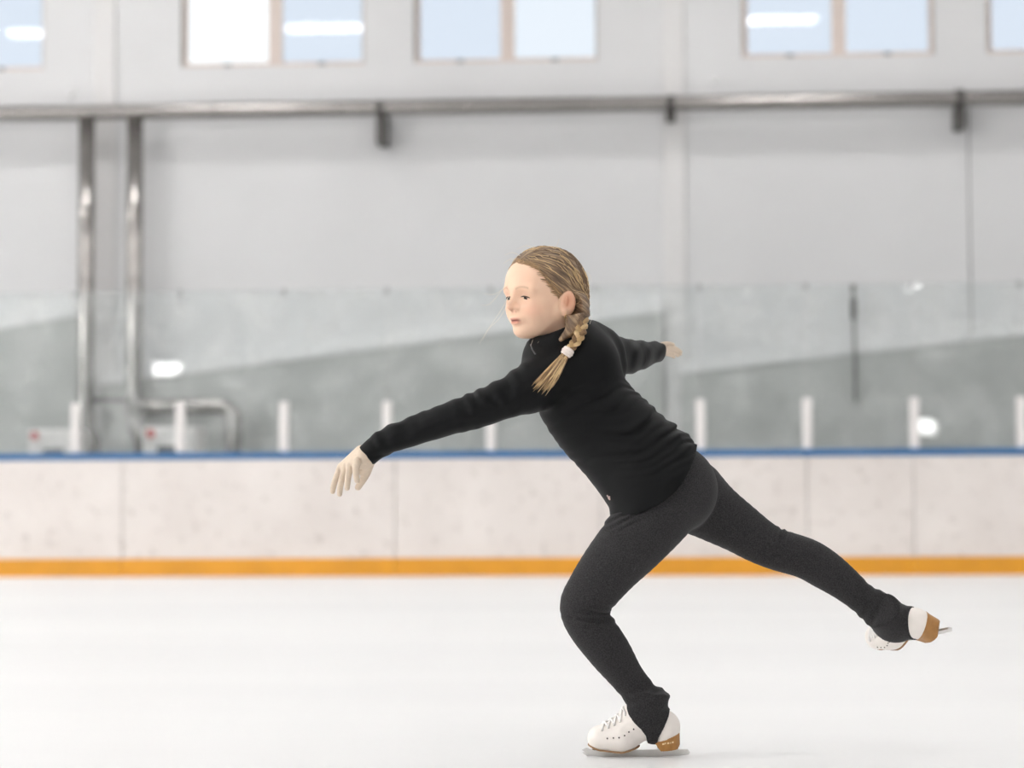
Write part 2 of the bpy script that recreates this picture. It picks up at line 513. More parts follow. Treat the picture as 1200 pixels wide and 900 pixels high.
# ------------------------------------------------------------------ lamps of the hall
def lamp(x, y, z=ZC - 0.35, lx=0.9, ly=0.22):
    e = empty('ceiling_lamp', (x, y, z))
    tag(e, 'long bright lamp hanging from the hall ceiling', 'lamp', 'ceiling lamps above the rink')
    MB().bbox(-lx - 0.04, lx + 0.04, -ly - 0.04, ly + 0.04, 0.012, 0.12, 0.02).build('housing', M_HOUSE, e)
    MB().box(-lx, lx, -ly, ly, 0.0, 0.012).build('diffuser', M_LAMP, e)
    MB().tube([(-lx * 0.7, 0, 0.12), (-lx * 0.7, 0, ZC - z)], 0.008, 6).build('suspension_rod', M_BRACKET, e)
    MB().tube([(lx * 0.7, 0, 0.12), (lx * 0.7, 0, ZC - z)], 0.008, 6).build('suspension_rod', M_BRACKET, e)
for y in (-5.0, 1.0, 7.0, 13.2, 19.0, 23.8):
    for x in (-20.0, -15.5, -11.0, -6.0, 1.5, 8.5, 15.5):
        lamp(x, y)
def flood(p, d, label, w=0.30, h=0.16):
    """floodlight fixed to a wall; p: lens centre, d: outward direction in plan"""
    e = empty('floodlight', p)
    e.rotation_euler = (0, 0, math.atan2(d[1], d[0]) + math.pi / 2)
    tag(e, label, 'lamp', 'floodlights on the hall walls')
    MB().bbox(-w - 0.03, w + 0.03, 0.01, 0.14, -h - 0.03, h + 0.03, 0.015).build('housing', M_HOUSE, e)
    MB().box(-w, w, 0.0, 0.01, -h, h).build('lens', M_LAMP, e)
    MB().bbox(-0.04, 0.04, 0.14, 0.25, -0.04, 0.04, 0.008).build('wall_arm', M_BRACKET, e)
# their reflections show in the glass shields and the glossy boards
for px, py, sz in ((196, 430, 1.0), (1068, 336, 0.35), (1083, 503, 0.7), (293, 571, 0.5)):
    g = on_y(px, py, YB + 0.052)
    dr = g - CAM
    tt = (g[1] - (YO + 0.25)) / dr[1]
    p = (float(g[0] + dr[0] * tt), YO + 0.25, float(g[2] + dr[2] * tt))
    flood(p, (0, 1), 'floodlight on the hall wall opposite the windows', 0.30 * sz, 0.18 * sz)
for y in (-4.0, -1.5, 1.0, 3.5, 6.0, 8.5):
    flood((XL + 0.27, y, 4.6), (1, 0), 'large floodlight on the left hall wall', 1.1, 0.7)
# ------------------------------------------------------------------ signed-distance modelling of the skater
def smin(a, b, k):
    if k <= 0:
        return np.minimum(a, b)
    h = np.maximum(k - np.abs(a - b), 0) / k
    return np.minimum(a, b) - h * h * k * 0.25
def cone(a, b, ra, rb):
    a, b = np.asarray(a, float), np.asarray(b, float)
    ba = b - a; L = float(np.dot(ba, ba)) + 1e-12
    def f(P):
        q = P - a
        t = np.clip(q @ ba / L, 0, 1)
        e = q - t[:, None] * ba
        return np.sqrt(np.einsum('ij,ij->i', e, e)) - (ra + (rb - ra) * t)
    return f
def ell(c, r, A=None):
    c = np.asarray(c, float); r = np.asarray(r, float)
    def f(P):
        q = P - c
        if A is not None:
            q = q @ A
        k0 = np.linalg.norm(q / r, axis=1); k1 = np.linalg.norm(q / (r * r), axis=1) + 1e-9
        return k0 * (k0 - 1) / k1
    return f
def chain(ctrl, n=4):
    """ctrl: rows of x,y,z,r in metres"""
    C = catmull(np.asarray(ctrl, float), n)
    A = C[:-1, :3]; BA = C[1:, :3] - A; LL = (BA * BA).sum(1) + 1e-12
    ra = C[:-1, 3]; dr = C[1:, 3] - ra
    def at(c):
        q = c - A
        t = np.clip((q * BA).sum(1) / LL, 0, 1)
        e = q - t[:, None] * BA
        return np.sqrt((e * e).sum(1)) - (ra + dr * t)
    def f(P):
        if len(P) == 1:
            return np.array([at(P[0]).min()])
        lo, hi = P.min(0), P.max(0)
        v = at((lo + hi) / 2); R = np.linalg.norm(hi - lo) / 2
        d = None
        for i in np.where(v <= v.min() + 2.2 * R)[0]:
            q = P - A[i]
            t = np.clip(q @ (BA[i] / LL[i]), 0, 1)
            e = q - t[:, None] * BA[i]
            x = np.sqrt(np.einsum('ij,ij->i', e, e)) - (ra[i] + dr[i] * t)
            d = x if d is None else np.minimum(d, x)
        return d
    f.pts = C
    return f
def pxchain(ctrl, n=4, dr=0.0):
    return chain([[*PX(x, y, w), RP(r, w) + dr] for x, y, w, r in ctrl], n)
def pxball(x, y, w, r, dr=0.0):
    return ell(PX(x, y, w), [RP(r, w) + dr] * 3)
def plane(p, nrm):
    p = np.asarray(p, float); nrm = np.asarray(nrm, float); nrm = nrm / np.linalg.norm(nrm)
    return lambda P: (P - p) @ nrm
def pxplane(x0, y0, x1, y1, w=0.0):
    """half space whose outside lies to the right of the pixel direction (x0,y0)->(x1,y1) (image y down)"""
    a, b = PX(x0, y0, w), PX(x1, y1, w)
    return plane(a, np.cross(b - a, CF) * 1.0)
def inter(*fs):
    return lambda P: np.max([f(P) for f in fs], axis=0)
def poly2d(pts):
    pts = np.asarray(pts, float)
    def f(x, y):
        q = np.stack([x, y], 1)
        d = np.full(len(q), 1e9); s = np.ones(len(q))
        n = len(pts)
        for i in range(n):
            a, b = pts[i], pts[i - 1]
            e = b - a; w = q - a
            t = np.clip(w @ e / (e @ e), 0, 1)
            d = np.minimum(d, ((w - t[:, None] * e) ** 2).sum(1))
            c1 = q[:, 1] >= a[1]; c2 = q[:, 1] < b[1]; c3 = e[0] * w[:, 1] > e[1] * w[:, 0]
            fl = (c1 & c2 & c3) | (~c1 & ~c2 & ~c3)
            s = np.where(fl, -s, s)
        return s * np.sqrt(d)
    return f

class SDF:
    def __init__(s):
        s.prims = []      # (f, k, mode)
        s.post = []
    def add(s, f, k=0.012):
        s.prims.append((f, k, 1)); return s
    def sub(s, f, k=0.004):
        s.prims.append((f, k, -1)); return s
    def cut(s, f):
        s.post.append(lambda P, d: np.maximum(d, f(P))); return s
    def disp(s, f):
        s.post.append(lambda P, d: d + f(P)); return s
    def __call__(s, P, act=None):
        d = np.full(len(P), 1e3)
        for i, (f, k, m) in enumerate(s.prims):
            if act is not None and not act[i]:
                continue
            if m > 0:
                d = smin(d, f(P), k)
            else:
                d = -smin(-d, f(P), k)
        for g in s.post:
            d = g(P, d)
        return d
    def active(s, c, R):
        v = [f(c[None])[0] for f, k, m in s.prims]
        mn = min(x for x, (f, k, m) in zip(v, s.prims) if m > 0)
        return [(x < mn + 2.4 * R + 3 * k) if m > 0 else (x < 1.3 * R + 3 * k) for x, (f, k, m) in zip(v, s.prims)]
    def grad(s, P, e=0.001):
        P = np.atleast_2d(P)
        G = np.stack([s(P + np.eye(3)[i] * e) - s(P - np.eye(3)[i] * e) for i in range(3)], 1)
        return G / (np.linalg.norm(G, axis=1)[:, None] + 1e-9)
    def hits(s, px, py, w0=-0.3):
        px = np.asarray(px, float); py = np.asarray(py, float)
        d = CF + CR * ((px - 600) / FPX)[:, None] + CU * ((450 - py) / FPX)[:, None]
        p = CAM + d * (D0 + w0); d = d / np.linalg.norm(d, axis=1)[:, None]
        for _ in range(50):
            v = s(p)
            p = p + d * np.where(v < 0.0004, 0, v * 0.75)[:, None]
        return p
    def hit(s, px, py, w0=-0.3, off=0.0):
        """march a pixel's ray to the surface"""
        d = ray(px, py); L = np.linalg.norm(d); p = CAM + d * (D0 + w0); d = d / L
        for _ in range(120):
            v = float(s(p[None])[0]) - off
            if v < 0.0004:
                break
            p = p + d * max(v * 0.7, 0.0003)
        return p

NB = 14
def net(sdf, lo, hi, h):
    """sparse naive surface nets"""
    lo = np.asarray(lo, float); hi = np.asarray(hi, float)
    nb = np.ceil((hi - lo) / (NB * h)).astype(int)
    I = np.stack(np.meshgrid(*[np.arange(n) for n in nb], indexing='ij'), -1).reshape(-1, 3)
    Cn = lo + (I + 0.5) * NB * h
    R = NB * h * 0.87
    dc = np.concatenate([sdf(Cn[i:i + 20000]) for i in range(0, len(Cn), 20000)])
    I = I[np.abs(dc) < R * 1.5 + 0.004]
    g = np.stack(np.meshgrid(*[np.arange(NB + 1)] * 3, indexing='ij'), -1).reshape(-1, 3)
    S = 1 << 20
    def key(c):
        c = c.astype(np.int64) + 4
        return (c[:, 0] * S + c[:, 1]) * S + c[:, 2]
    allk, allv, quads = [], [], []
    cor = np.array([[i, j, k] for i in (0, 1) for j in (0, 1) for k in (0, 1)])
    edges = [(a, b) for a in range(8) for b in range(a + 1, 8) if np.abs(cor[a] - cor[b]).sum() == 1]
    for bi in I:
        org = bi * NB
        c = lo + (org + NB / 2) * h
        P = lo + (g + org) * h
        v = sdf(P, sdf.active(c, R)).reshape(NB + 1, NB + 1, NB + 1)
        s = v < 0
        if s.all() or not s.any():
            continue
        cnt = sum(s[a:NB + a, b:NB + b, d:NB + d].astype(np.int8) for a, b, d in cor)
        cells = np.argwhere((cnt > 0) & (cnt < 8))
        vals = np.stack([v[cells[:, 0] + a, cells[:, 1] + b, cells[:, 2] + d] for a, b, d in cor], 1)
        acc = np.zeros((len(cells), 3)); num = np.zeros(len(cells))
        for a, b in edges:
            va, vb = vals[:, a], vals[:, b]
            m = (va < 0) != (vb < 0)
            t = np.where(m, va / np.where(m, va - vb, 1), 0)
            acc += np.where(m[:, None], cor[a] + t[:, None] * (cor[b] - cor[a]), 0)
            num += m
        allk.append(key(cells + org)); allv.append(lo + (cells + org + acc / num[:, None]) * h)
        for ax in range(3):
            b_, c_ = (ax + 1) % 3, (ax + 2) % 3
            s0 = s[:NB, :NB, :NB]
            sh = [slice(0, NB)] * 3; sh[ax] = slice(1, NB + 1)
            s1 = s[tuple(sh)]
            E = np.argwhere(s0 != s1)
            if not len(E):
                continue
            ins = s0[E[:, 0], E[:, 1], E[:, 2]]
            E = E + org
            eb = np.eye(3, dtype=int)[b_]; ec = np.eye(3, dtype=int)[c_]
            q = np.stack([key(E - eb - ec), key(E - ec), key(E), key(E - eb)], 1)
            q[~ins] = q[~ins][:, ::-1]
            quads.append(q)
    K = np.concatenate(allk); V = np.concatenate(allv); Q = np.concatenate(quads)
    o = np.argsort(K); K = K[o]; V = V[o]
    ix = np.clip(np.searchsorted(K, Q), 0, len(K) - 1)
    ok = (K[ix] == Q).all(1)
    return V, ix[ok]

def bounds(pts, pad):
    pts = np.asarray(pts)
    return pts.min(0) - pad, pts.max(0) + pad
def pxbounds(x0, y0, x1, y1, w0, w1):
    return bounds([PX(x, y, w) for x in (x0, x1) for y in (y0, y1) for w in (w0, w1)], 0.01)

BASE = FOOT.copy(); BASE[2] = 0.0
def pobj(name, V, F, m, parent, smooth=True):
    me = raw_mesh(name, np.asarray(V) - BASE, F)
    return link_obj(name, me, m, parent, smooth)
def pmb(mb, name, m, parent, smooth=True):
    return pobj(name, np.array(mb.v), mb.f, m, parent, smooth)
def waves(P, seed, lam, n=6):
    r = np.random.default_rng(seed)
    out = np.zeros(len(P))
    for _ in range(n):
        d = r.normal(size=3); d /= np.linalg.norm(d)
        out += np.sin(P @ d * (2 * math.pi / lam * r.uniform(0.7, 1.4)) + r.uniform(0, 6.28))
    return out / n
def topx(P):
    q = P - CAM
    d = q @ CF
    return 600 + FPX * (q @ CR) / d, 450 - FPX * (q @ CU) / d, d - D0
def sstep(a, b, x):
    t = np.clip((x - a) / (b - a), 0, 1)
    return t * t * (3 - 2 * t)

# ---- centre lines (pixel x, pixel y, depth behind the support foot, apparent radius in pixels)
ARM_NEAR = [(655, 440, -0.05, 36), (628, 452, -0.075, 31), (600, 464, -0.085, 24.5), (556, 481, -0.09, 20.5), (520, 493, -0.085, 18.5), (482, 506.5, -0.07, 16.2), (455, 516, -0.06, 15.2), (436, 528, -0.055, 13), (424, 540, -0.05, 11.5)]
ARM_FAR = [(690, 415, 0.06, 32), (712, 416, 0.14, 25), (738, 417, 0.25, 20), (757, 415, 0.36, 15), (772, 412.5, 0.44, 11.5), (785, 412, 0.50, 9)]
TORSO = [(668, 418, 0.0, 40), (676, 450, 0.0, 52), (694, 483, 0.0, 54), (718, 512, 0.0, 53.5), (744, 539, 0.0, 57), (768, 563, 0.0, 60), (790, 590, 0.0, 56)]
LEG_NEAR = [(786, 572, -0.040, 50), (764, 605, -0.055, 45), (742, 634, -0.07, 39.5), (716, 664, -0.07, 35), (696, 690, -0.065, 31), (684, 712, -0.06, 28), (694, 736, -0.05, 27), (713, 762, -0.035, 25.5), (733, 791, -0.015, 20.5), (748, 810, -0.005, 19.5), (757, 824, 0.0, 21)]
LEG_FAR = [(800, 575, 0.08, 46), (832, 597, 0.09, 36), (868, 620, 0.10, 29.5), (903, 641, 0.105, 25), (942, 653.5, 0.11, 24), (966, 667, 0.115, 23.5), (990, 684, 0.12, 20), (1010, 701, 0.125, 18), (1026, 712, 0.13, 21)]

# ---- skate frames: local pixel units (503 px = 1 m); x to the toe, y to the camera side, z up
U = D0 / FPX
def frame(origin, tx, up):
    tx = np.asarray(tx, float); tx /= np.linalg.norm(tx)
    up = np.asarray(up, float); up -= tx * np.dot(up, tx); up /= np.linalg.norm(up)
    sy = np.cross(up, tx)
    return origin, np.stack([tx, sy, up], 1)
roll = math.radians(9)
hx = -CR.copy(); hx[2] = 0; hx /= np.linalg.norm(hx)
hf = CF.copy(); hf[2] = 0; hf /= np.linalg.norm(hf)
FR_NEAR = frame(BASE, hx, np.array([0, 0, 1.0]) * math.cos(roll) - hf * math.sin(roll))
tq = CR * -0.62 + CU * -0.23 + CF * 0.75
uq = CR * -0.754 + CU * 0.445 + CF * -0.49
o_, A_ = frame(np.zeros(3), tq, uq)
FR_FAR = (PX(1090, 737, 0.12) - A_ @ np.array([-33.0, 0, 15.0]) * U, A_)
def loc(fr, P):
    return (P - fr[0]) @ fr[1] / U
def glob(fr, L):
    return fr[0] + (np.atleast_2d(L) * U) @ fr[1].T
# which local y sign faces the camera
def sole_z(x):
    return np.interp(x, [-47, -38, -17, -8, 3, 22, 48, 63], [28.5, 25.5, 19.5, 17, 12, 8.5, 10.5, 16])
def boot_local(L):
    def lc(a, b, ra, rb, sy):
        a = np.array(a, float); b = np.array(b, float)
        q = L * np.array([1, sy, 1]); ba = b - a
        t = np.clip((q - a) @ ba / (ba @ ba), 0, 1)
        return np.linalg.norm(q - a - t[:, None] * ba, axis=1) - (ra + (rb - ra) * t)
    d = lc((46, 0, 22), (24, 0, 24), 15.5, 20, 1.0)
    d = smin(d, lc((24, 0, 24), (-2, 0, 44), 20, 23, 1.15), 6)
    d = smin(d, lc((-2, 0, 46), (-12, 0, 78), 23, 22, 1.1), 6)
    d = smin(d, lc((-8, 0, 46), (-27, 0, 34), 20, 19, 1.15), 6)
    d = smin(d, lc((-27, 0, 36), (-28, 0, 26), 19.5, 18, 1.12), 4)
    x = L[:, 0]
    return np.maximum(d, (sole_z(x) - L[:, 2]) * 0.95)
def boot_sdf(fr):
    s = SDF()
    s.add(lambda P: np.maximum(boot_local(loc(fr, P)), loc(fr, P)[:, 2] - 66) * U, 0)
    return s
STIR = poly2d([(14, 76), (16, 62), (14.5, 54), (8, 45), (0, 37), (-6, 28), (-9, 14), (-18, 14), (-20.5, 26), (-27, 40), (-33, 52), (-37, 61), (-35, 72), (-27, 78), (-10, 80)])

# ---- materials of the skater
t = NT('skin')
at = t.new('ShaderNodeAttribute'); at.attribute_name = 'tone'
t.link(at.outputs['Color'], t.p.inputs['Base Color'])
t.p.inputs['Roughness'].default_value = 0.5
t.p.inputs['Subsurface Weight'].default_value = 0.12
t.p.inputs['Subsurface Radius'].default_value = (0.006, 0.003, 0.002)
t.p.inputs['Subsurface Scale'].default_value = 1.0
t.p.inputs['Specular IOR Level'].default_value = 0.35
M_SKIN = t.m
t = NT('black_fleece')
t.link(t.ramp(t.noise(900, 2), [(0.3, (0.0024, 0.0028, 0.0031)), (0.75, (0.0052, 0.0057, 0.0062))]), t.p.inputs['Base Color'])
t.p.inputs['Roughness'].default_value = 0.6
t.p.inputs['Specular IOR Level'].default_value = 0.16
t.p.inputs['Sheen Weight'].default_value = 0.004
t.p.inputs['Sheen Roughness'].default_value = 0.4
t.bump(t.noise(420, 2), 0.25, 0.001)
M_FLEECE = t.m
t = NT('heather_grey_knit')
t.link(t.ramp(t.noise(380, 3, rough=0.75), [(0.34, (0.011, 0.0105, 0.011)), (0.68, (0.050, 0.048, 0.050))]), t.p.inputs['Base Color'])
t.p.inputs['Roughness'].default_value = 0.85
t.p.inputs['Specular IOR Level'].default_value = 0.2
t.p.inputs['Sheen Weight'].default_value = 0.05
t.bump(t.noise(500, 2), 0.3, 0.001)
M_KNIT = t.m
M_GLOVE = mat('pale_knit_glove', srgb(216, 198, 178), 0.8, var=0.05, vscale=120, bump=0.2, bscale=500, bdist=0.001)
t = NT('blond_hair')
at = t.new('ShaderNodeAttribute'); at.attribute_name = 'flow'
hn = t.noise(1.0, 4, vec=at.outputs['Vector'], stretch=(75, 3.5, 1), rough=0.6)
t.link(t.ramp(hn, [(0.30, srgb(70, 55, 45)), (0.47, srgb(122, 99, 78)), (0.60, srgb(168, 142, 112)), (0.75, srgb(214, 190, 155))]), t.p.inputs['Base Color'])
t.p.inputs['Roughness'].default_value = 0.45
t.p.inputs['Specular IOR Level'].default_value = 0.4
t.bump(hn, 0.6, 0.004)
M_HAIR = t.m
M_STR_L = mat('light_blond_strand', srgb(214, 184, 138), 0.45, var=0.15, vscale=30)
M_STR_D = mat('dark_blond_strand', srgb(112, 86, 60), 0.45, var=0.2, vscale=30)
M_BRAID = mat('braid_blond', srgb(190, 158, 112), 0.45, var=0.14, vscale=60, bump=0.15, bscale=200, bdist=0.001)
M_BRAID_D = mat('braid_dark_blond', srgb(138, 108, 76), 0.45, var=0.14, vscale=60)
M_TIE = mat('white_hair_tie', srgb(238, 226, 218), 0.7, var=0.05, vscale=80, bump=0.5, bscale=160, bdist=0.003)
M_GOLD = mat('gold_earring', srgb(225, 190, 110), 0.25, metal=0.9)
M_EYE = mat('eye_white', srgb(225, 215, 208), 0.2)
M_IRIS = mat('dark_iris', srgb(58, 52, 50), 0.15)
M_LASH = mat('eyelash', srgb(62, 44, 34), 0.6)
M_LEATHER = mat('white_boot_leather', srgb(240, 233, 226), 0.42, var=0.03, vscale=30, bump=0.08, bscale=150, bdist=0.001)
M_LACE = mat('white_lace', srgb(244, 241, 238), 0.7)
M_EYELET = mat('dark_eyelet', srgb(70, 60, 55), 0.4, metal=0.4)
M_TAN = mat('tan_heel_leather', srgb(170, 120, 60), 0.45, var=0.12, vscale=60)
M_SOLE = mat('tan_sole_edge', srgb(158, 122, 84), 0.5, var=0.06)
M_BLADE = mat('blade_steel', (0.66, 0.65, 0.63), 0.35, metal=0.8, var=0.08, vscale=25)
M_MOUNT = mat('blade_mount_chrome', (0.8, 0.82, 0.84), 0.2, metal=0.9)
M_LETTER = mat('pale_heel_lettering', srgb(235, 210, 165), 0.5)
M_LOGO = mat('pale_pink_logo', srgb(205, 178, 172), 0.5)
M_ZIP = mat('zip_teeth', (0.16, 0.16, 0.165), 0.4, metal=0.4)

# ---- head frame: forward, left (towards the camera), up; metres from the head centre
TH = math.radians(38)
NOD = math.radians(3)
hF = CR * -math.cos(TH) + CF * -math.sin(TH)
hL = CR * math.sin(TH) + CF * -math.cos(TH)
hU = CU.copy()
hF, hU = hF * math.cos(NOD) - hU * math.sin(NOD), hU * math.cos(NOD) + hF * math.sin(NOD)
HA = np.stack([hF, hL, hU], 1)
HC = PX(637, 346, 0.0)
def hp(f, s, u):
    return HC + HA @ np.array([f, s, u])
def hell(c, r, rot=None):
    A = HA if rot is None else HA @ rot
    return ell(hp(*c), r, A)
def hcone(a, b, ra, rb):
    return cone(hp(*a), hp(*b), ra, rb)
def hloc(P):
    return (P - HC) @ HA
def rotz(a):
    c, s = math.cos(a), math.sin(a)
    return np.array([[c, -s, 0], [s, c, 0], [0, 0, 1.0]])
def rotm(axis, a):
    return np.array(Matrix.Rotation(a, 3, Vector(axis)))

CRAN = ((-0.006, 0, 0.030), (0.094, 0.075, 0.080))
body = SDF()
body.add(hell(*CRAN), 0)
body.add(hell((0.030, 0, -0.030), (0.057, 0.057, 0.066)), 0.03)
body.add(hell((0.052, 0, 0.028), (0.036, 0.055, 0.045)), 0.02)          # forehead
for sgn in (-1, 1):
    body.add(hcone((0.0, sgn * 0.050, -0.042), (0.056, sgn * 0.016, -0.079), 0.020, 0.0145), 0.025)
    body.add(hell((0.052, sgn * 0.034, -0.032), (0.026, 0.024, 0.028)), 0.02)    # cheek
    body.add(hcone((0.080, sgn * 0.012, 0.016), (0.070, sgn * 0.045, 0.014), 0.008, 0.008), 0.014)   # brow ridge
body.add(hell((0.069, 0, -0.080), (0.016, 0.018, 0.014)), 0.016)         # chin
for sgn in (-1, 1):
    body.sub(hell((0.094, sgn * 0.030, -0.001), (0.015, 0.016, 0.011)), 0.016)
    body.add(hell((0.0665, sgn * 0.031, -0.001), (0.0142, 0.0155, 0.0135)), 0.004)       # eyelid
body.add(hcone((0.084, 0, 0.008), (0.0985, 0, -0.022), 0.0055, 0.0075), 0.008)            # nose
body.add(hell((0.0995, 0, -0.0235), (0.0095, 0.0085, 0.0078)), 0.005)
for sgn in (-1, 1):
    body.add(hell((0.088, sgn * 0.0108, -0.0275), (0.0085, 0.0062, 0.0062)), 0.005)
    body.sub(hell((0.0945, sgn * 0.0062, -0.0345), (0.0055, 0.0036, 0.0038)), 0.002)
body.add(hell((0.078, 0, -0.050), (0.0115, 0.022, 0.014)), 0.012)        # mouth mound
body.add(hell((0.0885, 0, -0.0515), (0.0065, 0.0155, 0.0048)), 0.004)
body.add(hell((0.0865, 0, -0.0612), (0.0070, 0.0145, 0.0055)), 0.004)
body.sub(hell((0.096, 0, -0.0562), (0.009, 0.022, 0.0014)), 0.003)
# ears
ER = rotm((0, 0, 1), math.radians(-26)) @ rotm((0, 1, 0), math.radians(-8))
for sgn in (-1, 1):
    R_ = ER if sgn > 0 else np.diag([1, -1, 1]) @ ER @ np.diag([1, -1, 1])
    body.add(hell((-0.006, sgn * 0.0795, -0.021), (0.0195, 0.0060, 0.0300), R_), 0.006)
    body.sub(hell((-0.001, sgn * 0.0875, -0.018), (0.0115, 0.0062, 0.0190), R_), 0.003)
    body.add(hcone((0.002, sgn * 0.079, -0.040), (0.001, sgn * 0.079, -0.047), 0.006, 0.005), 0.006)
    body.add(hell((0.000, sgn * 0.083, -0.016), (0.0035, 0.0035, 0.0100), R_), 0.004)
    body.sub(hell((0.0945, sgn * 0.031, -0.0045), (0.020, 0.0138, 0.0025)), 0.0015)       # gap between the lids
body.add(pxchain([(650, 368, 0.0, 20), (656, 392, 0.0, 21), (664, 420, 0.0, 27)]), 0.02)
body.add(pxchain(TORSO[:-1], dr=-0.022), 0.02)
body.add(pxchain(ARM_NEAR[:-1] + [(428, 536, -0.05, 9)], dr=-0.010), 0.02)
body.add(pxchain(ARM_FAR[:-1], dr=-0.014), 0.02)
body.add(pxchain(LEG_NEAR, dr=-0.008), 0.015)
body.add(pxchain(LEG_FAR, dr=-0.008), 0.015)

# hands: palm, fingers, thumb
HAND_NEAR = [
    ([(437, 529, -0.052, 10.5), (428, 535, -0.045, 11.2), (418, 541, -0.040, 8.5)], 0.006),
    ([(432, 537, -0.030, 10.0), (411, 546, -0.015, 6.5)], 0.010),
    ([(424, 531, -0.020, 9.5), (403, 546, 0.008, 6.0)], 0.010),
    ([(430, 540, -0.010, 9.0), (424.5, 553, 0.012, 4.6)], 0.006),
    ([(419, 541, -0.062, 5.2), (417, 550, -0.068, 4.1), (417.5, 557, -0.066, 3.7), (418.5, 563.5, -0.060, 3.2)], 0.003),
    ([(411, 545, -0.036, 5.0), (408.5, 556, -0.040, 3.9), (407.3, 565, -0.036, 3.6), (406.8, 572.0, -0.032, 3.1)], 0.002),
    ([(405, 547, -0.010, 4.8), (400.8, 561, -0.012, 3.8), (398.6, 571, -0.008, 3.5), (398, 579, -0.004, 3.1)], 0.002),
    ([(400, 547, 0.016, 4.8), (394, 560, 0.018, 3.7), (391, 569, 0.020, 3.4), (389.8, 576, 0.022, 3.0)], 0.002),
    ([(433, 541, 0.000, 6.5), (430, 553, 0.012, 5.0), (425.5, 562, 0.018, 4.3), (419.5, 571, 0.022, 3.7)], 0.005)]
HAND_FAR = [
    ([(766, 413, 0.42, 8.0), (774, 410.5, 0.46, 7.4), (781, 409, 0.50, 5.6)], 0.006),
    ([(780, 405.5, 0.49, 3.6), (787, 406.3, 0.53, 2.8), (793, 409.0, 0.56, 2.3), (798, 412.2, 0.58, 1.9)], 0.002),
    ([(781, 408, 0.50, 3.6), (788, 409.3, 0.54, 2.8), (793.5, 412.0, 0.57, 2.3), (797.5, 415.2, 0.59, 1.9)], 0.002),
    ([(780, 411, 0.51, 3.4), (786, 412.6, 0.545, 2.7), (791, 414.6, 0.57, 2.2), (794.5, 417, 0.585, 1.8)], 0.002),
    ([(778, 413.5, 0.50, 3.2), (783, 415.2, 0.53, 2.5), (787, 416.8, 0.55, 2.1), (790, 418.6, 0.56, 1.7)], 0.002),
    ([(772, 406, 0.45, 3.8), (778, 403.3, 0.465, 3.0), (784, 402.6, 0.475, 2.5), (789, 403.8, 0.48, 2.0)], 0.003)]
for hand in (HAND_NEAR, HAND_FAR):
    for c, k in hand:
        body.add(pxchain(c, 3, dr=-0.0022), k)

V, F = net(body, *pxbounds(380, 280, 1045, 850, -0.24, 0.66), 0.0026)
me = raw_mesh('person', V - BASE, F)
L = hloc(V)
base_c = np.array(srgb(240, 202, 174)[:3])
tone = np.tile(base_c, (len(V), 1))
def blend(mask, c):
    global tone
    tone = tone * (1 - mask[:, None]) + np.array(srgb(*c)[:3]) * mask[:, None]
def blob(c, r, p=2):
    return np.exp(-(np.abs((L - np.array(c)) / np.array(r)) ** p).sum(1))
for sgn in (-1, 1):
    blend(0.30 * blob((0.07, sgn * 0.042, -0.032), (0.03, 0.022, 0.018)), (232, 150, 122))
    blend(0.55 * blob((-0.012, sgn * 0.085, -0.012), (0.02, 0.012, 0.024)), (236, 158, 122))
    blend(0.55 * blob((-0.001, sgn * 0.083, -0.018), (0.009, 0.010, 0.014)), (206, 132, 102))  # shade in the ear hollow painted into the skin tone
    # eyebrow, thin arch
    arch = 0.0165 + 0.0045 * (1 - ((np.abs(L[:, 1]) - 0.030) / 0.017) ** 2)
    m = np.exp(-((L[:, 2] - arch) / 0.0024) ** 2) * (np.abs(np.abs(L[:, 1]) - 0.030) < 0.0165) * (L[:, 0] > 0.03) * (L[:, 1] * sgn > 0)
    blend(0.40 * m, (140, 98, 68))
    blend(0.28 * blob((0.08, sgn * 0.031, 0.004), (0.02, 0.014, 0.007)), (205, 150, 124))
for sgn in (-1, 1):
    blend(0.75 * blob((0.0945, sgn * 0.0062, -0.034), (0.008, 0.0045, 0.004)), (150, 88, 72))  # nostril shading painted as a darker skin colour
blend(0.30 * blob((0.10, 0, -0.026), (0.014, 0.013, 0.01)), (236, 160, 134))
lip = np.exp(-((L[:, 2] + 0.0562) / 0.0072) ** 4) * np.exp(-(L[:, 1] / 0.0165) ** 6) * (L[:, 0] > 0.074)
blend(0.75 * lip, (196, 116, 104))
blend(0.75 * np.exp(-((L[:, 2] + 0.0562) / 0.0016) ** 2) * np.exp(-(L[:, 1] / 0.0175) ** 6) * (L[:, 0] > 0.07), (120, 62, 56))
ca = me.color_attributes.new('tone', 'FLOAT_COLOR', 'POINT')
ca.data.foreach_set('color', np.hstack([tone, np.ones((len(V), 1))]).astype(np.float32).ravel())
person = link_obj('person', me, M_SKIN, None, True, BASE)
tag(person, 'figure skater in black top and grey leggings gliding on one leg', 'person')

